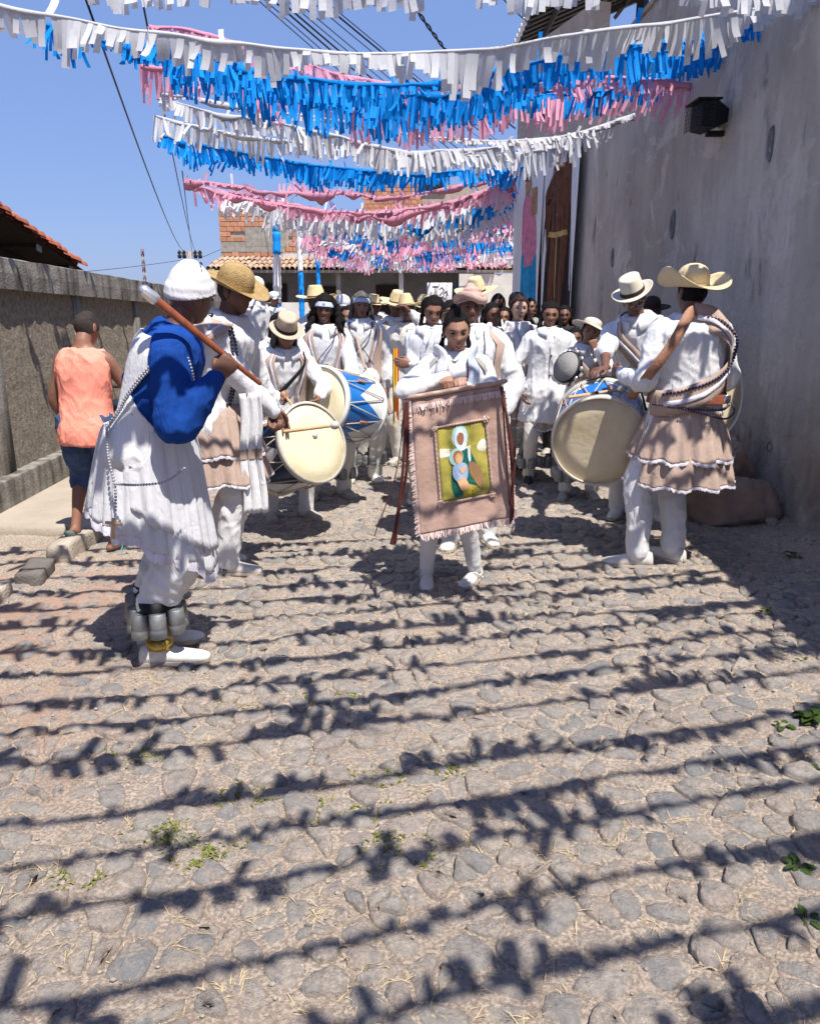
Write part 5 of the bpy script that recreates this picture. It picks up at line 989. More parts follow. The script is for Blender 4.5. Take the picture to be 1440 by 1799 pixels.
def strap(e, pts, wd, mt, name='strap', nrmv=None):
    """flat strap through world points, part of e"""
    o = A(e.location); P = curve(A(pts)-o, 8); T_, U, W = frames(P)
    if nrmv is not None: U = A([nrm(np.cross(t, nrmv)) for t in T_]); W = np.cross(T_, U)
    V = np.vstack([P-U*wd/2, P+W*.002, P+U*wd/2]); n = len(P); return thick(obj(name, V, [(r_*n+i, r_*n+i+1, (r_+1)*n+i+1, (r_+1)*n+i) for r_ in range(2) for i in range(n-1)], [mt], e), .005, 0)

# ================================================================ PEOPLE, DRUMS AND WHAT THEY CARRY
W = M['white_cloth']; BG = M['beige']; SW = (.068, .064, .058, .055, .052, .046, .031); PUFF = (.068, .066, .062, .060, .063, .060, .030)
# --- man in blue and white with staff, left foreground
p = Person('stout man in royal blue shirt and white skirt with a staff on his shoulder', (-1.18, 3.46), 98, 1.80, 'skin_dark', lean=20, bulk=1.0, sh=1.06, head=(10, 34, 0), feet=[(.11, .03, 8), (-.10, -.02, 2)], res=.010, twist=6)
sa, sb = at(258, 514, 3.20), at(456, 673, 3.36); G = at(398, 641, 3.30)
p.grip(-1, sa+(sb-sa)*.72, sb-sa, palm=(.6, -.3, -.2), hint=(-.25, .25, -1)); p.hand(1, p.local((-1.20, 3.80, .98)), hint=(.5, .8, -.4)); p.build()
p.shirt(M['blue_shirt'], hem=.90, inf=.022, sl=(.078, .080, .074, .076, .070, .058, .037), wr=.012, seed=2)
p.patch('white_wrap', W, np.linspace(1.40, 1.02, 9), np.linspace(72, 60, 9), [165, 168, 166, 158, 150, 142, 134, 128, 122], inf=.036, n=16, wob=.005)
p.patch('white_wrap', W, np.linspace(1.16, .89, 7), np.linspace(60, 55, 7), [140, 165, 190, 215, 240, 262, 285], inf=.036, n=18, wob=.005)
for dz, r_ in ((0, .0075), (-.022, .0065)): p.beads('bead_string', M['bead_grey'], [p.tp(z+dz, a, .058) for z, a in ((1.40, 176), (1.33, 168), (1.26, 158), (1.18, 146), (1.10, 136), (1.03, 128))], r_)
p.beads('bead_string', M['bead_grey'], [p.tp(z, a, .062) for z, a in ((1.41, 190), (1.34, 208), (1.24, 225), (1.1, 245), (.98, 262))], .0065)
p.trousers(W, r=(.11, .108, .098, .094, .092, .088, .074), end=.215, bunch=.09, wr=.018, seed=3)
p.skirt(M['white_thin'], [(1.03, .56, .185, .262)], pleats=26, amp=.085, sx=.88, sy=.94, off=(0, -.01), hemf=lambda th: .155*np.sin(th)+.02*np.sin(2*th+1)+.012*np.sin(7*th), trim=.035)
p.skirt(M['white_thin'], [(1.04, .66, .188, .248)], pleats=22, amp=.08, sx=.90, sy=.92, off=(0, -.035), hemf=lambda th: .145*np.sin(th)+.02*np.sin(2*th+2), name='overskirt')
p.scarf(W, front=.040, back=-.030, off=.013, peak=.026, folds=.0014); p.shoes(M['shoe_white'], 'flat', L_=.30)
for q in (1, -1): p.cans(q, 7, .037, .115, .225, .104, band=.082)
an = p.legpts()[-1][2]; obj('brass_anklet', *tube([an*A((1, 1, 0))+A((0, 0, .085)), an*A((1, 1, 0))+A((0, 0, .125))], .060, 20, False), [M['brass']], p.root)
rp_ = [p.local(at(x, y, Y)) for x, y, Y in ((187, 745, 3.33), (190, 800, 3.22), (202, 855, 3.16), (203, 900, 3.14))]; p.beads('rosary', M['bead_grey'], rp_, .0065)
p.beads('rosary', M['bead_grey'], [p.local(at(x, y, Y)) for x, y, Y in ((203, 850, 3.155), (240, 852, 3.10), (290, 846, 3.09), (325, 822, 3.16))], .006)
c = p.local(at(199, 922, 3.14)); Rz = p.M0.T@A((1, 0, 0)); up3 = A((0, 0, 1)); dd = nrm(Rz*.12+up3); xx = nrm(Rz-dd*np.dot(Rz, dd)); obj('wooden_cross', *xf(basis(c, xx, np.cross(dd, xx), dd), join([bbox((-.007, -.004, -.06), (.007, .004, .03), .002), bbox((-.033, -.0045, .0), (.033, .0045, .013), .002)])), [M['wood_light']], p.root)
stick(sa, sb, (.019, .010), 'red brown wooden staff with silver tip on the shoulder of the man in blue', name='staff', tip=1, mt='wood')
# --- man in golden straw hat
p = Person('tall man in wide golden straw hat and beige skirt behind the man in blue', (-1.18, 4.72), 78, 1.80, 'skin_dark', lean=15, bulk=1.14, head=(6, -4, 0), feet=[(.09, .09, 6), (-.12, -.10, 14)], res=.011, twist=-4)
p.grip(-1, at(492, 757, 4.62), (1, -.05, .1), palm=(0, 0, -1), hint=(-.4, .8, -.6)); p.hand(1, p.local((-.86, 5.1, .92)), hint=(.5, .8, -.4)); p.build()
p.shirt(W, hem=.80, inf=.026, sl=(.078, .074, .066, .062, .058, .052, .036), flare=.02, wr=.015, collar=None, seed=4)
p.patch('shawl', BG, np.linspace(1.44, 1.20, 7), [60, 50, 48, 46, 44, 42, 40], [222, 215, 200, 180, 160, 148, 135], inf=.074, n=20); p.band('lace_trim', M['lace'], [(1.44, 205), (1.36, 185), (1.28, 165), (1.2, 140)], .02, .084)
for a in (0, 14): p.beads('bead_string', M['bead_dark'], [p.tp(z, 225+a*.5+dz, .045) for z, dz in ((1.43, -10), (1.33, 4), (1.2, 14), (1.08, 18), (.98, 14))], .009)
p.skirt(BG, [(.97, .70, .185, .285), (.76, .545, .24, .31)], pleats=22, amp=.085, trim=.012, sx=.9, sy=1.0); p.trousers(W, r=(.108, .100, .088, .082, .078, .072, .070), end=.0, bunch=.035, wr=.014, seed=5)
p.brim_hat('straw_dark', Rb=.200, hc=.115, z=.030, tilt=14, rollt=-4, curl=lambda a: .035*np.cos(a)**2, rc=(.088, .104), band='straw_dark'); p.shoes(M['shoe_white'], 'sneaker'); p.hair('hair_short', .004)
stick(at(500, 758, 4.62), at(588, 747, 4.66), (.011, .010), 'drumstick held out flat by the man in the golden straw hat', ball=.026)
# letters on his near shoe
fx = p.fx[-1]; kk = M.setdefault('blue_print', mat('blue_print', (.01, .09, .45), .5))
for sh_, off in ((((0, .05), (.032, .05)), 0), (((.016, .05), (.016, .018)), 0), (((.040, .036), (.040, .018)), 0), (((.040, .034), (.052, .036)), 0), (((.052, .036), (.055, .018)), 0)):
    q = [(-.055+a_+.0, -.047, .012+z_*1.05) for a_, z_ in sh_]; obj('letter_stroke', *xf(fx, tube(q, .0042, 5, False)), [kk], p.root)
V, F = grid(0, 1, 12, 0, 1, 22, lambda X, Y: X*0)
def towel(name, label, pa, w_, h, mt, bands, cat='towel'):
    e = empty(name, pa, label, cat); u, v = V[:, 0]-.5, V[:, 1]; P = np.stack([u*w_*(1+.18*v)+.008*np.sin(v*9), -.012*np.sin(u*16+v*2)-.02*v+.006*np.sin(u*34), -v*h+.012*u], 1); thick(obj('cloth', P, F, [mt], e), .004)
    for v0, v1, m_ in bands: k_ = (v >= v0-.03) & (v <= v1+.03); vv = v0+(V[:, 1])*(v1-v0); P2 = np.stack([u*w_*(1+.18*vv)*1.01+.008*np.sin(vv*9), -.012*np.sin(u*16+vv*2)-.02*vv+.006*np.sin(u*34)-.006, -vv*h+.012*u], 1); thick(obj('woven_band', P2, F, [m_], e), .003)
    return e
towel('hanging_towel', 'white towel with a beige woven band hanging from the belt of the golden hat man', at(438, 690, 4.52), .125, .70, W, [(.46, .54, BG)])
# --- man in salmon tank top from behind
p = Person('man seen from behind in salmon tank top and denim shorts by the left wall', (-2.03, 4.98), 176, 1.56, 'skin_mid', lean=7, head=(24, -14, 0), bulk=.98, sh=.94, feet=[(.16, .10, 4, 58), (-.08, -.02, -20)], res=.010, noeyes=True)
p.hand(1, p.shl[1]+A((.07, -.10, -.50))*p.k, hint=(.8, .5, 0)); p.hand(-1, p.shl[-1]+A((-.03, -.30, -.36))*p.k, hint=(-.8, .5, -.3)); p.build(bare=2)
p.shirt(M['salmon'], hem=.80, inf=.024, arms=(), top=1.435, wr=.012, name='tank_top', flare=.015); p.trousers(M['denim'], r=(.115, .112, .102, .092, .086, .086), frac=.60, wr=.016, name='shorts'); p.hair('hair_short', .0035, front=.05)
for q in (1, -1):
    o = obj('flip_flop', *xf(p.fx[q], loft([A([(t, -w_, 0), (t, w_, 0), (t, w_, .016), (t, -w_, .016)]) for t, w_ in ((-.085, .02), (-.07, .034), (0, .036), (.07, .043), (.13, .044), (.17, .034), (.185, .015))])), [M['sole_grey']], p.root); obj('thong', *xf(p.fx[q], join([tube(curve([(.03, s_*.042, .02), (.07, s_*.030, .055), (.12, 0, .05), (.13, 0, .02)], 4), .006, 6) for s_ in (1, -1)])), [M['turquoise']], o)
# motorcycle standing against the wall beyond him
mc = empty('motorcycle', (-2.60, 6.95, .075), 'black motorcycle parked against the left wall, mostly hidden by the man in salmon', 'motorcycle', R(-3))
for y in (-.62, .62):
    Tm = basis((0, y, .29), (0, 0, 1), (0, 1, 0), (1, 0, 0)); w_ = obj('wheel', *xf(Tm, join([tube([(math.cos(t)*.215, math.sin(t)*.215, 0) for t in np.linspace(0, 6.283, 33)], .014, 6, False)]+[tube([(0, 0, 0), (math.cos(t)*.21, math.sin(t)*.21, 0)], .005, 4, False) for t in np.linspace(0, 6.283, 13)[:-1]]+[sphere((0, 0, 0), (.05, .05, .04))])), [M['chrome']], mc)
    obj('tyre', *xf(Tm, tube([(math.cos(t)*.25, math.sin(t)*.25, 0) for t in np.linspace(0, 6.283, 41)], .045, 10, False)), [M['tyre']], w_)
obj('frame', *join([tube(curve([(0, -.62, .29), (0, -.3, .45), (0, .2, .55), (0, .45, .78), (0, .62, .29)]), .022, 8)]), [M['black']], mc); obj('fuel_tank', *sphere((0, .12, .70), (.13, .24, .12)), [M['black_gloss']], mc); obj('seat', *bbox((-.12, -.60, .66), (.12, -.05, .74), .03), [M['black']], mc)
obj('engine', *bbox((-.14, -.1, .28), (.14, .25, .52), .03), [M['tin']], mc); obj('exhaust', *tube(curve([(.15, .1, .35), (.16, -.2, .30), (.16, -.7, .36)]), .035, 10), [M['chrome']], mc); obj('mudguard', *tube(curve([(0, -.35, .5), (0, -.6, .60), (0, -.88, .48)]), .05, 8, flat=.4), [M['black_gloss']], mc)
obj('handlebar', *tube(curve([(-.34, .28, .98), (-.15, .36, .93), (.15, .36, .93), (.34, .28, .98)]), .014, 8), [M['black']], mc); obj('tail_light', *bbox((-.05, -.93, .52), (.05, -.88, .60), .01), [M['lip']], mc); mc.scale = (.82, .82, .82)
for x in (-.36, .36): m_ = obj('mirror', *xf(basis((x, .30, 1.14), (1, 0, 0), (0, 1, 0), (0, 0, 1)), sphere((0, 0, 0), (.06, .015, .04))), [M['black']], mc); obj('stem', *tube([(x*.75, .30, .97), (x, .30, 1.12)], .006, 6), [M['black']], m_)
# --- drummers on the left
def vest(p, col=BG, lace=True, inf=.038, open_=22, bottom=.92):
    zs = np.linspace(1.435, bottom, 9)
    for q in (1, -1):
        op = np.interp(zs, [bottom, 1.1, 1.435], [open_*.8, open_*.6, open_*1.5]); sd = np.interp(zs, [bottom, 1.2, 1.30, 1.435], [0, 0, 14, 40])
        a = -90+q*op; b_ = np.where(zs > 0, (-sd if q > 0 else -180+sd), 0)
        if q > 0: p.patch('vest', col, zs, a, b_, inf, 12)
        else: p.patch('vest', col, zs, b_, a, inf, 12)
        if lace: p.band('lace_trim', M['lace'], [(z, -90+q*(o_+9)) for z, o_ in zip(zs, op)], .020, inf+.010)
p = Person('drummer in beige fedora with bowed head and long grey hair at the left drum', (-.93, 5.86), 22, 1.50, 'skin_mid', lean=12, head=(26, 4, 0), bulk=1.0, feet=[(.13, -.03, 30), (-.12, .04, -10)])
p.grip(-1, at(498, 694, 5.42), at(552, 764, 5.28)-at(505, 700, 5.42), palm=(0, 0, -1)); p.hand(1, p.local(at(560, 700, 5.55)), hint=(.8, .5, -.3)); p.build()
p.shirt(W, hem=.84, inf=.026, sl=PUFF, collar=W, wr=.013, seed=6); vest(p); p.band('dark_strap', M['black'], [(1.44, -30), (1.36, -58), (1.24, -85), (1.10, -115), (.98, -140)], .030, .055)
p.trousers(W, end=-.02, bunch=.03, seed=7); p.shoes(M['shoe_grey'], 'sneaker'); p.hair('hair_grey', .010, back=-.09); p.strands('hair_grey', [(s_*.07, .03+.02*i, -.01-.01*i) for s_ in (1, -1) for i in range(4)]+[(-.04+.027*i, .09, -.02) for i in range(4)], .30, .016, out=.03)
p.brim_hat('felt_beige', Rb=.142, hc=.115, z=.044, rc=(.084, .100), top='pinch', band='hatband', dip=-.006, curl=lambda a: .018*np.cos(a)**2, tilt=4)
stick(at(497, 690, 5.43), at(552, 764, 5.28), (.010, .009), 'dark tipped drumstick slanting down over the nearer left drum', ball=.022, bands=(.55, .62))
dn1 = nrm((-.72, .66, -.36)); drum(at(548, 778, 5.25), dn1, .262, .42, 'navy and white drum with pale skin tilted up, the lower left one', 'drum_skin_pale', 5, 'drum_navy', 'drum_white', spin=.6)
p = Person('woman in pale blue headband with wide dark hair, right behind the beige fedora', (-.69, 6.55), 12, 1.64, 'skin_dark', lean=4, head=(6, -10, 4), feet=[(.13, -.02, 20), (-.13, 0, -8)])
p.grip(-1, at(578, 650, 6.12), at(560, 712, 5.86)-at(578, 645, 6.12), palm=(0, 0, -1)); p.hand(1, p.local(at(620, 690, 6.2)), hint=(.8, .4, -.3)); p.build(); p.shirt(W, hem=.84, inf=.026, sl=PUFF, collar=W, seed=8); vest(p)
p.trousers(M['off_white'], end=-.02, seed=9); p.shoes(M['shoe_grey'], 'sneaker'); p.cans(1, 6, .036, .09, .2); p.hair('hair', .020, front=.084); p.strands('hair', [(.075*math.cos(t), .095*math.sin(t), .03*math.cos(3*t)) for t in np.linspace(-.2, 3.34, 16)], .24, .030, out=.06, wav=2)
p.headband(M['pale_blue']); p.beads('bead_string', M['bead_dark'], [p.tp(z, a, .052) for z, a in ((1.44, -60), (1.34, -80), (1.2, -105), (1.05, -130))], .006)
stick(at(579, 640, 6.14), at(560, 712, 5.84), (.010, .009), 'banded drumstick pointing down at the upper left drum', ball=.016, bands=(.3, .55))
drum(at(561, 706, 5.82), nrm((.52, .80, -.22)), .250, .48, 'blue and white drum behind, its far white rim turned to the right', 'drum_skin_pale', 5, 'drum_blue', 'drum_white', 'drum_white', spin=.9, bias=.35)
p = Person('woman with long grey dreadlocks and beige vest, a floral bag at her hip', (-.43, 7.12), 4, 1.66, 'skin_mid', head=(4, 6, 3), feet=[(.11, 0, 14), (-.11, 0, -8)])
p.hand(1, p.shl[1]+A((.06, -.10, -.50))*p.k, hint=(.9, .5, 0)); p.hand(-1, p.shl[-1]+A((-.03, -.20, -.42))*p.k, hint=(-.9, .5, 0)); p.build(); p.shirt(W, hem=.80, inf=.026, sl=PUFF, collar=W, seed=10); vest(p, open_=26)
for a0, a1 in ((-50, -125), (-130, -60)): p.beads('bead_string', M['bead_dark'], [p.tp(z, a0+(a1-a0)*t, .052) for z, t in ((1.44, 0), (1.34, .3), (1.2, .65), (1.08, 1))], .006)
p.skirt(BG, [(.98, .62, .18, .26)], 18, .07, .01); p.trousers(M['off_white'], end=-.02, seed=11); p.shoes(M['shoe_white'], 'flat'); p.cans(1, 6, .036, .09, .2); p.cans(-1, 6, .036, .09, .2)
p.hair('hair_grey', .012, front=.084); p.strands('hair_grey', [(.078*math.cos(t)*q, .095*math.sin(t), .02) for q in (1, -1) for t in np.linspace(-.25, 1.4, 10)], .32, .011, out=.035, wav=1.5); p.headband(M['pale_blue'])
e = empty('bag', at(650, 668, 6.86), 'cream shoulder bag with a red flower print on the dreadlocked woman', 'bag')
obj('pouch', *modded(xf(basis((0, 0, 0), (1, 0, 0), (0, 1, 0), (0, 0, 1)), sphere((0, 0, 0), (.085, .035, .105), 20, 14)), None, 0)[:2], [M['off_white']], e)
for x, z, r_, c_ in ((-.02, -.02, .032, 'ribbon_red'), (.022, -.035, .026, 'lip'), (.0, .02, .024, 'ribbon_yellow'), (-.03, .028, .018, 'salmon'), (.03, .01, .018, 'green')): obj('printed_petal', *sphere((x, -.030-.004*(r_ < .03), z), (r_, .008, r_*.9), 10, 8), [M[c_]], e)
strap(e, [at(626, 590, 6.98), at(634, 620, 6.90), at(642, 648, 6.84)], .025, BG)
# --- the girl with the banner
tl, tr, br_, bl2 = at(722, 702, 4.13), at(880, 675, 4.10), at(902, 908, 4.00), at(738, 940, 4.00)
p = Person('girl with cornrows and pale scarf holding up the fringed banner', (.245, 4.44), 2, 1.58, 'skin_tan', lean=9, head=(13, 2, -3), bulk=.98, feet=[(.14, .02, -32), (-.145, 0, -4)], res=.010)
rd = tr-tl; rod0, rod1 = tl-rd*.07+A((0, -.0, .012)), tr+rd*.05+A((0, 0, .012)); gz = A((0, .012, .020))
p.grip(-1, rod0+(rod1-rod0)*.42+gz, rd, palm=(0, 0, -1), hint=(-1, .1, -.25)); p.grip(1, rod0+(rod1-rod0)*.56+gz, rd, palm=(0, 0, -1), hint=(1, .3, -.5)); p.build()
p.shirt(W, hem=.82, inf=.022, sl=(.066, .062, .056, .054, .050, .046, .031), wr=.012, seed=12); p.patch('vest', M['grey_cloth'], np.linspace(1.435, 1.0, 7), [-48, -40, -34, -30, -28, -26, -24], [-30, -18, -8, 0, 0, 0, 0], .034); p.patch('vest', M['grey_cloth'], np.linspace(1.435, 1.0, 7), [-150, -162, -172, -180, -180, -180, -180], [-136, -142, -147, -150, -152, -154, -156], .034)
for q in (1, -1): p.band('scarf_end', M['pale_blue'] if q > 0 else W, [(1.455, -90+q*100), (1.462, -90+q*62), (1.44, -90+q*34), (1.36, -90+q*24), (1.25, -90+q*20), (1.10, -90+q*18)], .075, .044)
for q in (1, -1): p.beads('bead_string', M['bead_red'], [p.tp(z, -90+q*a, .036) for z, a in ((1.43, 20), (1.36, 14), (1.28, 10), (1.2, 8))], .006)
p.trousers(W, r=(.095, .085, .070, .064, .060, .050, .042), end=-.01, wr=.006, name='leggings'); p.skirt(BG, [(.97, .55, .17, .27)], 18, .07, .012); p.shoes(M['shoe_white'], 'flat', L_=.27)
for q in (1, -1): obj('shoe_bow', *xf(p.fx[q], join([tube(curve([(.045, 0, .062), (.05, q*.03, .075), (.03, q*.045, .055)], 4), .005, 5), tube(curve([(.045, 0, .062), (.0, q*.03, .05), (-.02, q*.045, .02)], 4), .005, 5)])), [W], p.root)
p.hair('hair', .005, front=.082, rid=.005); p.strands('hair', [(.066, .050, -.035), (-.066, .050, -.035)], .24, .014, out=.028, drop=(0, -.03, 0)); p.strands('hair', [(.0, .06, .10)], .05, .030, out=.0, name='topknot')
for q in (1, -1): obj('earring', *xf(p.H, sphere((q*.078, .008, -.042), .006, 8, 6)), [M['silver']], p.root)
# banner
bn = empty('banner', (tl+tr)/2, 'rose beige fringed banner with a religious picture, held upright on a rod by the girl', 'banner'); o0 = (tl+tr)/2
def bp(u, v, off=0.):
    u = np.asarray(u, float)[..., None]; v = np.asarray(v, float)[..., None]; q = (tl*(1-u)+tr*u)*(1-v)+(bl2*(1-u)+br_*u)*v; f = v*(.4+.6*v)
    d = .012*np.sin(u*11+1+2*v)*(.5+f)+.008*np.sin(u*23+v*5)*f+.014*np.sin(v*5+u*2)+.006*np.sin(u*31)*(1-v); n_ = nrm(np.cross(tr-tl, bl2-tl)); n_ = n_ if n_[1] < 0 else -n_; return q+n_*(d+off)-o0
def bsheet(name, mt, u0, u1, v0, v1, off, nu=30, nv=40, parent=None, wave=0.):
    U, Vv = np.meshgrid(np.linspace(u0, u1, nu), np.linspace(v0, v1, nv)); P = bp(U.ravel(), Vv.ravel(), off); 
    return thick(obj(name, P, [(i*nu+j, i*nu+j+1, (i+1)*nu+j+1, (i+1)*nu+j) for i in range(nv-1) for j in range(nu-1)], [mt], parent or bn), .002, -1 if True else 1)
bsheet('cloth', M['satin'], 0, 1, 0, 1, 0, 50, 60); obj('rod', *tube([rod0-o0, rod1-o0], .010, 10), [M['wood']], bn)
V_, F_ = tube([bp(t, .0)+A((0, -.006, .012)) for t in np.linspace(-.03, 1.03, 24)], .013, 10, flat=1.); obj('rod_sleeve', V_, F_, [M['satin']], bn)
def fringe(name, p_, dirn, L_, n, mt):
    P = []
    for i in range(n): t = (i+.5)/n; a = p_(t); d = dirn(t); l = L_*random.uniform(.8, 1.1); sd = nrm(p_(min(1, t+.01))-p_(max(0, t-.01))); P.append(ribbon(a+A((0, -.004, 0)), nrm(d+sd*random.gauss(0, .12)), sd, l, .0062*random.uniform(.7, 1.1), 2, random.gauss(0, .5)))
    tag(obj(name, *join(P), [mt], bn), kind='stuff')
SL = M['satin_light']; dnv = nrm(bl2-tl); rtv = nrm(tr-tl)
fringe('top_fringe', lambda t: bp(t, .045, .010), lambda t: dnv, .036, 100, SL); fringe('bottom_fringe', lambda t: bp(t, 1.0, .003), lambda t: dnv, .036, 105, SL); fringe('left_fringe', lambda t: bp(.0, .05+.95*t, .003), lambda t: -rtv+.25*dnv, .030, 130, SL); fringe('right_fringe', lambda t: bp(1.0, .05+.95*t, .003), lambda t: rtv+.25*dnv, .022, 130, SL)
def brd(name, pts, r, mt): obj(name, *tube(A([bp(u, v, .008) for u, v in pts]), r*(1+.25*np.sin(np.arange(len(pts))*2.2)), 6), [mt], bn)
U0, U1, V0, V1 = .24, .80, .235, .80
for a, b_ in (((U0, V0), (U1, V0-.0)), ((U1, V0), (U1, V1)), ((U1, V1), (U0, V1)), ((U0, V1), (U0, V0))): brd('braid_frame', [(a[0]+(b_[0]-a[0])*t, a[1]+(b_[1]-a[1])*t) for t in np.linspace(0, 1, 50)], .0075, M['satin'])
for u, v in ((U0, V0), (U1, V0), (U1, V1), (U0, V1)): obj('rosette', *join([sphere(bp(u+.022*math.cos(t), v+.016*math.sin(t), .012), .009, 8, 6) for t in np.linspace(0, 6.283, 7)[:-1]]+[sphere(bp(u, v, .016), .009, 8, 6)]), [M['brass'] if (u+v) % 2 > 5 else SL], bn)
for k_, (u, v, yy) in enumerate(((U0, V0, 0), (U1, V0, 0), (U1, V1, 0), (U0, V1, 0))): obj('gold_sequin', *join([sphere(bp(u+random.gauss(0, .018), v+random.gauss(0, .014), .020), .004, 6, 5) for _ in range(9)]), [M['brass']], bn)
pa = bsheet('printed_picture', M.setdefault('p_gold', mat('print_meadow', (.55, .46, .10), .6, .35, 9, col2=(.16, .17, .03), mixat=.5)), U0+.02, U1-.02, V0+.01, V1-.01, .004, 24, 30)
def pp(pts, name, col, off, closed=True):
    """flat printed shape: picture coordinates 0..1"""
    P = curve(pts+[pts[0]], 4)[:-1]; c = P.mean(0); V = np.vstack([P, c+(P-c)*.5, c[None]]); n = len(P); uu = U0+.02+(U1-U0-.04)*V[:, 0]; vv = V0+.01+(V1-V0-.02)*V[:, 1]
    F = [(i, (i+1) % n, n+(i+1) % n, n+i) for i in range(n)]+[(n+i, n+(i+1) % n, 2*n) for i in range(n)]; obj(name, bp(uu, vv, .0055+off*.0012), F, [M[col] if isinstance(col, str) else col], bn, smooth=False)
def el(cx_, cy_, a, b_, n=10): return [(cx_+a*math.cos(t), cy_+b_*math.sin(t)) for t in np.linspace(0, 2*math.pi, n, endpoint=False)]
pc = lambda n_, c_: mat(n_, c_, .6, .15, 30)
haze_, green_, striped, halo_, veil_, blue_, skin_, hairy, face_ = pc('print_light', (.75, .74, .60)), pc('print_green', (.01, .12, .09)), pc('print_stripe', (.30, .17, .08)), pc('print_halo', (.45, .70, .66)), pc('print_veil', (.66, .74, .80)), pc('print_pale_blue', (.33, .45, .62)), pc('print_child_skin', (.72, .42, .22)), pc('print_child_hair', (.42, .17, .05)), pc('print_dark_face', (.30, .13, .07)); yel = pc('print_yellow', (.8, .62, .02))
pp([(0.02, .27), (.3, .30), (.62, .28), (.98, .24), (.98, .40), (.6, .44), (.3, .42), (.02, .40)], 'printed_light', haze_, 0); pp(el(.47, .16, .17, .155), 'printed_halo', halo_, 1); pp([(.34, .34), (.60, .33), (.74, .50), (.84, .72), (.80, .86), (.5, .80), (.42, .97), (.28, .96), (.22, .80), (.26, .5)], 'printed_cloak', green_, 2)
pp([(.47, .03), (.58, .10), (.60, .22), (.57, .33), (.44, .34), (.35, .24), (.36, .12)], 'printed_veil', veil_, 3); pp([(.46, .10), (.54, .12), (.55, .20), (.50, .27), (.43, .24), (.41, .16)], 'printed_face', face_, 4)
pp([(.62, .52), (.74, .54), (.86, .66), (.88, .86), (.80, .90), (.66, .74), (.60, .62)], 'printed_stripes', striped, 4); pp(el(.36, .42, .15, .115), 'printed_halo', halo_, 5); pp(el(.40, .42, .10, .085), 'printed_hair', hairy, 6); pp(el(.41, .445, .075, .070), 'printed_face', skin_, 7)
pp([(.28, .54), (.42, .50), (.56, .54), (.58, .66), (.52, .76), (.36, .76), (.26, .66)], 'printed_tunic', blue_, 7); pp([(.34, .74), (.50, .72), (.58, .84), (.54, .92), (.42, .88)], 'printed_leg', skin_, 8); pp([(.42, .60), (.52, .56), (.54, .60), (.46, .66)], 'printed_hand', skin_, 9); pp(el(.635, .42, .03, .10), 'printed_clasp', veil_, 5)
for (x, y), w_, h in (((.50, .93), .02, .06), ((.55, .91), .02, .07), ((.60, .93), .02, .05), ((.66, .90), .035, .03), ((.67, .94), .03, .02)): pp(el(x, y, w_, h*.6, 6), 'printed_letter', yel, 9)
def cord(a, b_, sag, n, label, mt, r=.0045, cat='ribbons'):
    e = empty('ribbon_cords', a, label, cat, group=None)
    for i in range(n):
        q = [A((random.gauss(0, .006), random.gauss(0, .006), 0)), (b_-a)*.5+A((sag+random.gauss(0, .01), random.gauss(0, .02), 0)), (b_-a)*random.uniform(.93, 1.02)+A((random.gauss(0, .010), random.gauss(0, .01), 0))]; obj('cord', *tube(curve(q, 8), r*random.uniform(.8, 1.2), 6), [mt], e)
    return e
cord(at(716, 706, 4.08), at(690, 955, 4.0), .012, 7, 'bundle of long brown cords hanging from the left end of the banner rod', M['ribbon_brown']); cord(at(881, 680, 4.06), at(902, 916, 3.95), .02, 6, 'dark brown cords hanging down the right edge of the banner', M['ribbon_brown'])
cord(at(714, 708, 4.10), at(655, 946, 4.05), .03, 1, 'single thin brown cord swinging out left of the banner', M['ribbon_brown'], .003, 'cord')
# --- the man in the rosy head wrap
p = Person('broad man with bulky rosy beige head wrap behind the banner girl', (.38, 5.22), 0, 1.68, 'skin_dark', head=(6, 4, 0), bulk=1.2, sh=1.05, feet=[(.14, .06, 14), (-.10, -.04, -14)])
for q in (1, -1): p.hand(q, p.shl[q]+A((q*.02, -.16, -.46))*p.k, hint=(q*1, .4, -.1))
p.build(); p.shirt(W, hem=.70, inf=.034, sl=(.082, .078, .070, .066, .064, .058, .04), flare=.03, wr=.018, collar=W, seed=13); p.trousers(W, r=(.12, .115, .10, .095, .09, .08, .075), end=-.02, bunch=.04, seed=14); p.shoes(M['shoe_white'], 'sneaker', L_=.31)
p.scarf(M['scarf_beige'], front=.040, back=-.05, off=.024, folds=.007, name='head_wrap'); ring_ = [(.092*math.cos(t), .012+.108*math.sin(t), .045+.018*math.sin(t*2)-.02*math.sin(t)) for t in np.linspace(0, 6.283, 30)]; obj('wrap_roll', *xf(p.H, tube(ring_, .024*(1+.12*np.sin(np.arange(30)*1.9)), 10, False)), [M['scarf_beige']], p.root); p.patch('vest_edge', BG, np.linspace(1.44, 1.0, 6), [-55]*6, [-38]*6, .052)
p.band('scarf_end', M['lace'], [(1.45, -20), (1.44, -50), (1.3, -66), (1.1, -70)], .07, .06)
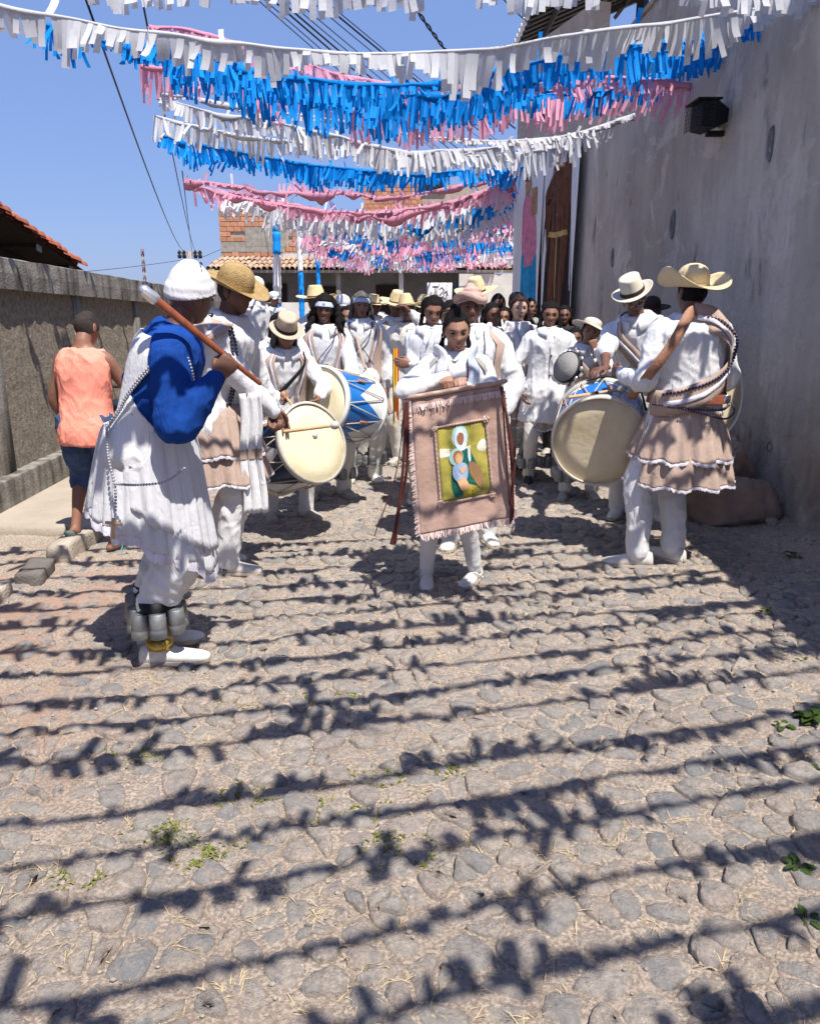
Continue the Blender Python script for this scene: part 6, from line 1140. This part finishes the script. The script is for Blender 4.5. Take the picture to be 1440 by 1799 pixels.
# --- people between
p = Person('woman with dark braids and folded arms, left of the head wrap man', (.17, 6.35), -14, 1.63, 'skin_mid', head=(16, 18, 4), group=None)
for q in (1, -1): p.hand(q, p.tp(1.14+.03*q, -90-q*28, .10), d=(-q, -.1, .1), n=(0, 1, 0), hint=(q*1, -.1, -.6))
p.build(); p.shirt(W, hem=.74, inf=.034, sl=PUFF, flare=.04, collar=W, seed=15); p.trousers(M['off_white'], seed=16); p.shoes(M['shoe_grey']); p.hair('hair', .012, front=.084); p.strands('hair', [(q*.072, .01+.02*i, .0) for q in (1, -1) for i in range(4)], .34, .014, out=.03)
p = Person('youth with close dark hair peering over the shoulder of the banner girl', (.30, 5.92), 8, 1.60, 'skin_mid', head=(8, -8, -4)); p.hand(1, p.shl[1]+A((.05, -.1, -.5))*p.k); p.build(); p.shirt(W, inf=.03, sl=PUFF, collar=M['pale_blue'], seed=17); p.trousers(W, seed=18); p.shoes(M['shoe_white']); p.hair('hair', .009, front=.084); p.headband(M['dark_cloth'], .05, .066)
p = Person('pale faced woman with dark red hair left of the girl in the long coat', (.98, 7.45), 8, 1.62, 'skin_light', head=(0, -4, 4)); p.hand(1, p.tp(1.0, -50, .12), hint=(1, .5, 0)); p.hand(-1, p.shl[-1]+A((-.05, -.12, -.5))*p.k, hint=(-1, .4, 0)); p.build()
p.shirt(W, hem=.80, inf=.030, sl=PUFF, collar=W, seed=19); vest(p); p.skirt(BG, [(.98, .58, .18, .27), (.66, .50, .24, .29)], 18, .07, .01); p.trousers(M['off_white'], seed=20); p.shoes(M['shoe_black'], 'flat'); p.cans(-1, 6, .036, .09, .2); p.hair('hair_red', .012, front=.084); p.strands('hair_red', [(.074*math.cos(t)*q, .09*math.sin(t), .02) for q in (1, -1) for t in np.linspace(.1, 1.4, 8)], .30, .016, out=.02); p.band('scarf_end', M['lace'], [(1.45, -150), (1.42, -120), (1.3, -100), (1.1, -96)], .06, .05)
p = Person('girl with two long black braids in a long white coat', (1.20, 7.06), -2, 1.58, 'skin_mid', head=(8, -3, 3), feet=[(.12, 0, 6), (-.13, -.02, -4)])
for q in (1, -1): p.hand(q, p.shl[q]+A((q*.09, -.12, -.47))*p.k, hint=(q*1, .4, 0))
p.build(); p.shirt(W, hem=.60, inf=.036, sl=(.072, .070, .064, .060, .060, .055, .038), flare=.055, wr=.014, name='coat', seed=21, collar=W); p.skirt(BG, [(.74, .54, .19, .25)], 18, .07, .01); p.trousers(M['off_white'], r=(.1, .09, .078, .07, .066, .06, .056), end=.0, bunch=.03, seed=22); p.shoes(M['shoe_black'], 'sneaker')
p.band('coat_opening', M['grey_cloth'], [(1.30, -90), (1.1, -90), (.95, -90), (.85, -90)], .006, .043); obj('button', *join([sphere(p.tp(z, -88, .045), .008, 8, 6) for z in (1.22, 1.04, .88)]), [M['black']], p.root)
for q in (1, -1): p.cans(q, 6, .036, .09, .19)
p.hair('hair', .008, front=.082, rid=.004); p.strands('hair', [(.074, -.01, -.03), (-.074, -.01, -.03)], .40, .022, out=.03, drop=(0, -.07, 0)); p.strands('hair', [(-.05, .05, .07), (.05, .05, .07)], .06, .03, name='buns', out=.01)
# --- right side
p = Person('child in a floppy white hat with a hand at the mouth, holding a tambourine', (1.42, 6.50), -4, 1.46, 'skin_mid', lean=5, head=(4, -4, 8), feet=[(.10, 0, 8), (-.12, -.02, -18)])
mo = (p.H@A((.01, -.135, -.075, 1)))[:3]; p.hand(1, mo+A((.03, -.03, -.075))*p.k, d=(-.25, .0, 1), n=(-.1, 1, 0), mode='grip', hint=(1, .2, -1)); p.hand(-1, p.local(at(1000, 672, 6.12)), d=(.2, -.5, .8), mode='grip', hint=(-1, .6, -.5)); p.build()
p.shirt(W, hem=.82, inf=.026, sl=SW, collar=W, seed=23); p.band('beige_sash', BG, [(1.44, -30), (1.36, -58), (1.24, -85), (1.10, -115), (.98, -140)], .07, .044); p.band('beige_sash', BG, [(1.44, -150), (1.36, -122), (1.24, -95), (1.10, -65), (.98, -40)], .06, .050); p.skirt(BG, [(.98, .66, .17, .24)], 16, .07, .01); p.trousers(W, seed=24); p.shoes(M['shoe_grey'])
p.cans(-1, 6, .04, .10, .2); p.cans(1, 6, .04, .10, .2); p.hair('hair', .010); p.brim_hat('felt', Rb=.185, hc=.075, z=.052, rc=(.084, .1), tilt=-10, rollt=8, curl=lambda a: .02*np.sin(a*2), dip=-.01)
e = empty('tambourine', at(997, 645, 6.08), 'dark tambourine with silver jingles held up by the child in the white hat', 'tambourine'); Tm = aim((0, 0, 0), (-.75, -.55, .35)); obj('frame', *xf(Tm, lathe([(.115, -.022), (.122, -.022), (.122, .022), (.115, .022), (.115, -.022)], 40)), [M['black']], e); obj('drumhead', *xf(Tm, lathe([(.001, .018), (.116, .018), (.116, .021), (.001, .021)], 32)), [M['grey_cloth']], e)
for i in range(10): t = i*.628; obj('jingle', *xf(Tm@basis((.128*math.cos(t), .128*math.sin(t), 0), (1, 0, 0), (0, 1, 0), (0, 0, 1)), lathe([(.001, -.004), (.018, -.003), (.018, .003), (.001, .004)], 12)), [M['silver']], e)
p = Person('man with glasses and cream fedora leaning over the big right drum', (1.70, 5.90), -22, 1.76, 'skin_dark', lean=13, side=-6, head=(20, 12, -6), feet=[(.17, .02, 24), (-.10, .0, -6)])
p.hand(-1, p.local(at(1062, 652, 5.36)), d=(-.5, -.8, -.1), n=(0, 0, -1), hint=(-1, .3, -.3)); p.hand(1, p.local(at(1150, 660, 5.5)), hint=(1, .4, -.3)); p.build()
p.shirt(W, hem=.80, inf=.026, sl=(.070, .068, .062, .060, .056, .03, .03), cut=.66, collar=W, wr=.014, seed=25); p.band('beige_sash', BG, [(1.44, -140), (1.36, -118), (1.24, -95), (1.10, -70), (.98, -45)], .10, .044); p.band('lace_trim', M['lace'], [(1.44, -140), (1.36, -118), (1.24, -95), (1.10, -70), (.98, -45)], .025, .054); p.band('undershirt', M['off_white'], [(1.44, -60), (1.41, -90), (1.44, -120)], .05, .03)
p.trousers(W, end=-.02, bunch=.04, seed=26); p.shoes(M['shoe_white'], 'sneaker'); p.hair('hair_short', .004); p.brim_hat('felt', Rb=.155, hc=.105, z=.046, rc=(.084, .100), top='pinch', band='hatband', curl=lambda a: .022*np.cos(a)**2, tilt=0, rollt=-6, bw=.028)
gl = []
for q in (1, -1): gl.append(tube([(q*.032+.024*math.cos(t), -.103, .002+.017*math.sin(t)) for t in np.linspace(0, 6.283, 21)], .0016, 5, False)); gl.append(tube([(q*.056, -.101, .006), (q*.078, -.02, .004)], .0016, 5, False))
gl.append(tube([(-.008, -.104, .004), (.008, -.104, .004)], .0016, 5, False)); o = obj('glasses', *xf(p.H, join(gl)), [M['chrome']], p.root)
obj('bandana', *xf(p.H, sphere((0, 0, 0), .001, 6, 4)), [M['pink_cloth']], p.root) if False else None
p16 = p = Person('man seen from behind in curled pale straw hat and two tiered beige skirt', (1.66, 4.80), 186, 1.77, 'skin_dark', lean=3, head=(8, 8, -4), bulk=1.12, sh=1.02, feet=[(.25, .06, 72), (-.01, -.02, 28)], res=.010, noeyes=True, side=0)
p.hand(1, p.local(at(1090, 656, 4.98)), hint=(.4, .3, -1)); p.hand(-1, p.shl[-1]+A((-.02, -.26, -.34))*p.k, hint=(-.5, .6, -.5)); p.build()
p.shirt(W, hem=.90, inf=.026, sl=(.082, .078, .070, .066, .060, .052, .038), wr=.013, seed=27)
p.band('beige_sash', BG, [(1.455, 70), (1.43, 112), (1.33, 136), (1.20, 152), (1.08, 164), (.99, 178)], .15, .054); p.band('beige_sash', BG, [(1.24, 172), (1.17, 150), (1.10, 125), (1.045, 100), (1.005, 70), (.985, 40), (.98, 10)], .15, .062)
p.band('lace_trim', M['lace'], [(1.45, 82), (1.42, 112), (1.33, 130), (1.22, 140), (1.12, 147)], .030, .064); p.band('lace_trim', M['lace'], [(1.15, 140), (1.085, 118), (1.03, 92), (.995, 66), (.98, 40)], .030, .072)
p.beads('bead_string', M['bead_dark'], [p.tp(z, a, .068) for z, a in ((1.45, 100), (1.42, 128), (1.33, 152), (1.22, 168), (1.1, 178), (1.0, 188))], .011); p.beads('bead_string', M['bead_dark'], [p.tp(z, a, .074) for z, a in ((1.29, 160), (1.21, 142), (1.14, 120), (1.09, 96), (1.05, 66), (1.03, 36))], .010)
p.beads('bead_string', M['bead_dark'], [p.tp(z, a, .066) for z, a in ((.975, 20), (.965, 60), (.955, 90), (.95, 120), (.965, 160))], .009); p.beads('bead_string', M['bead_dark'], [p.tp(z, a, .088) for z, a in ((.96, 70), (.93, 95), (.905, 120), (.93, 150), (.97, 170))], .007)
o = obj('belt', *loft([p.T(z, np.linspace(0, 2*np.pi, 40, endpoint=False), .058-(.004 if abs(z-1.0) > .02 else 0)) for z in (.975, .98, 1.02, 1.025)], False), [M['belt']], p.root); thick(o, .004); obj('buckle', *xf(basis(p.tp(1.0, 142, .066), (1, 0, 0), (0, 1, 0), (0, 0, 1)), bbox((-.02, -.004, -.024), (.02, .004, .024), .003)), [M['chrome']], p.root)
p.skirt(BG, [(.965, .665, .195, .315), (.72, .52, .27, .335)], pleats=22, amp=.075, trim=.014, sx=.92, sy=.8); p.trousers(W, r=(.112, .104, .088, .080, .076, .068, .066), end=.015, bunch=.03, wr=.014, seed=28); p.shoes(M['shoe_white'], 'sneaker', L_=.30); p.hair('hair', .006)
p.brim_hat('straw', Rb=.235, hc=.125, z=.040, rc=(.088, .104), tilt=-12, rollt=6, curl=lambda a: .125*np.clip(np.cos(a), 0, 1)**2+.085*np.clip(-np.cos(a), 0, 1)**2, band='straw', dip=-.012, bw=.012)
d3 = drum(at(1052, 775, 5.02), nrm((.22, .92, .16)), .285, .40, 'large blue and white drum at the right, its worn stained skin facing the viewer', 'drum_skin', 6, 'drum_blue', 'drum_white', 'hoop', spin=.55, bias=.78)
strap(d3, [at(1222, 545, 4.70), at(1210, 552, 4.64), at(1180, 605, 4.60), at(1140, 658, 4.64), at(1106, 700, 4.86)], .058, M['leather'], nrmv=(0, -1, .1))
strap(d3, [at(1030, 668, 5.05), at(1075, 662, 4.95), at(1120, 680, 4.98), at(1135, 720, 5.05)], .022, M['black'], name='carrying_cord')
stick(at(1000, 698, 5.02), at(1092, 684, 5.06), (.012, .010), 'pale drumstick with a soft head lying along the top of the big right drum', ball=.026, bands=(.5,))
drum(at(1268, 700, 5.28), nrm((-.62, .75, -.05)), .225, .34, 'white rimmed drum showing past the right hip of the man in the pale straw hat', 'drum_skin', 5, 'drum_blue', 'drum_white', 'drum_white', spin=.1)
towel('lace_cloth', 'lilac embroidered cloth dangling beside the coat of the braided girl', at(985, 706, 6.5), .06, .30, M['lilac'], [], 'cloth')
e = empty('ribbons', at(694, 612, 6.9), 'red and yellow ribbons hanging in a narrow bunch left of the folded arms woman', 'ribbons')
for i, (c_, x) in enumerate((('ribbon_red', 0), ('ribbon_yellow', .012), ('ribbon_red', .022), ('ribbon_yellow', -.01), ('green', -.018))): obj('ribbon', *ribbon((x, 0, 0), (0, .02*i-.05, -1), A((1, 0, 0)), .55+.04*i, .012, 8, .25*(-1)**i), [M[c_]], e)
# --- the crowd farther up the street
def extra(label, px, py, Y, yaw=0, skin='skin_dark', shirt='white_cloth', head=None, hd=(4, 0, 0), legs='off_white', h=None, vst=False, hr='hair', group='people farther up the street', bulk=1.05, hand=None):
    if hd == (4, 0, 0): hd = (random.uniform(-4, 14), random.uniform(-28, 28), random.uniform(-6, 6))
    tz = at(px, py, Y); hh = h or (tz[2]-(.06 if head in ('straw', 'fed') else 0))*.995; p = Person(label, (tz[0], Y), yaw, max(1.2, hh), skin, head=hd, res=.016, group=group, bulk=bulk, noeyes=False)
    if hand is not None: p.hand(1, p.local(hand), hint=(1, .3, -1))
    p.build(); p.shirt(M[shirt], inf=.03, sl=PUFF, collar=M[shirt], seed=int(px) % 7, wr=.014); p.trousers(M[legs], seed=3); p.shoes(M['shoe_grey'], 'flat')
    if vst: vest(p, lace=False)
    p.hair(hr, .008)
    if head == 'straw': p.brim_hat('straw', Rb=.205, hc=.12, z=.044, curl=lambda a: .03*np.cos(a)**2, top='peak', band='hatband', bw=.015)
    if head == 'straw2': p.brim_hat('straw_dark', Rb=.18, hc=.10, z=.044, curl=lambda a: .02*np.cos(a)**2)
    if head == 'cap': p.cap(W)
    if head == 'bcap': p.cap(M['blue_cloth'])
    if head == 'dcap': p.cap(M['black'])
    if head == 'dhat': p.brim_hat('hatband', Rb=.17, hc=.10, z=.044)
    if head == 'long': p.strands(hr, [(.074*math.cos(t)*q, .09*math.sin(t), .02) for q in (1, -1) for t in np.linspace(.1, 1.4, 7)], .30, .018, out=.03)
    return p
p = extra('man in white cap and white shirt turned sideways, left of the nearest wrapped pole', 441, 485, 9.4, 62, 'skin_mid', head='cap'); 
extra('person in large pale straw hat behind the woman with the headband and wide hair', 556, 499, 8.3, 5, 'skin_dark', head='straw')
extra('person in flat golden straw hat right of the large pale straw hat', 585, 520, 9.4, -10, 'skin_mid', 'off_white', head='straw2')
extra('person in white and blue cap and blue shirt left of the dreadlocked woman', 597, 517, 9.0, 20, 'skin_mid', 'blue_cloth', head='cap')
extra('person in wide straw hat and beige vest just right of the dreadlocked woman', 694, 506, 8.4, 10, 'skin_dark', head='straw', vst=True)
extra('person in straw hat raising a hand to the face beside the folded arms woman', 716, 513, 7.9, -16, 'skin_dark', head='straw', hand=at(722, 548, 7.6), shirt='off_white')
extra('person in straw hat half hidden behind the folded arms woman', 742, 514, 8.8, 0, 'skin_dark', 'grey_cloth', head='straw')
extra('person in tall crowned straw hat behind the rosy head wrap', 840, 484, 7.6, 0, 'skin_dark', head='straw')
extra('person with dark hair and pale blue shirt in the shade right of the head wrap', 874, 514, 8.2, 12, 'skin_dark', 'pale_blue', head=None)
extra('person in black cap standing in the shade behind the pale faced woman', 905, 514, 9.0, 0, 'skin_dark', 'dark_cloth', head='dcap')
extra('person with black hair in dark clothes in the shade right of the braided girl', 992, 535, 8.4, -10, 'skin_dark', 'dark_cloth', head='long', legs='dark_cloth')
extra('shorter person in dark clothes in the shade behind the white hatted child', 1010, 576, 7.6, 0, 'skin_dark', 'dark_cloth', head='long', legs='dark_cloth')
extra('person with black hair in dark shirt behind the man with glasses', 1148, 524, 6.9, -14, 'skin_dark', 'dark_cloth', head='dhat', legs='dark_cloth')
extra('person with dark hair bun in off white behind the fedora drummer', 487, 548, 6.9, 24, 'skin_dark', 'off_white', head='long')
extra('person with dark hair between the head wrap man and the pale faced woman', 862, 530, 7.3, 4, 'skin_dark', 'white_cloth', head='long')
extra('person in pale shirt far up the street between the braided girl and the pale woman', 930, 524, 9.6, 4, 'skin_mid', 'grey_cloth', head='long')
extra('person in white at the back by the low pale wall', 480, 512, 13.0, 10, 'skin_mid', head='cap')
extra('person in off white standing at the back beneath the far garlands', 660, 520, 12.0, 0, 'skin_dark', 'off_white', head=None)
extra('woman in white turning her head between the two left headband women', 612, 536, 7.8, 12, 'skin_mid', vst=True, head='long')
extra('man in white cap just behind the folded arms woman and the straw hats', 768, 522, 8.6, -12, 'skin_mid', 'white_cloth', head='cap', vst=True)
extra('person in straw hat farthest back between the two groups of straw hats', 655, 514, 10.4, 16, 'skin_dark', 'off_white', head='straw', vst=True)
extra('person in beige vest in the gap left of the pale faced woman', 886, 538, 8.0, -20, 'skin_mid', 'white_cloth', head='long', vst=True)
# white sign by the far house
e = empty('cloth_sign', at(772, 514, 24), 'white cloth sign with black brush writing on the far house', 'sign'); e.scale = (.8, 1, .8)
obj('cloth', *bbox((-.45, -.02, -.55), (.45, 0, .35), .005), [W], e)
for st in ([(-.25, .22), (-.05, .22)], [(-.15, .22), (-.15, .0)], [(.0, .12), (.08, .2), (.16, .1), (.08, .0), (.0, -.1)], [(.14, -.02), (.24, .05), (.3, -.08)], [(-.02, -.2), (.1, -.14), (.2, -.22)]): obj('brush_stroke', *tube([(x, -.025, z) for x, z in st], .014, 5), [M['black']], e)
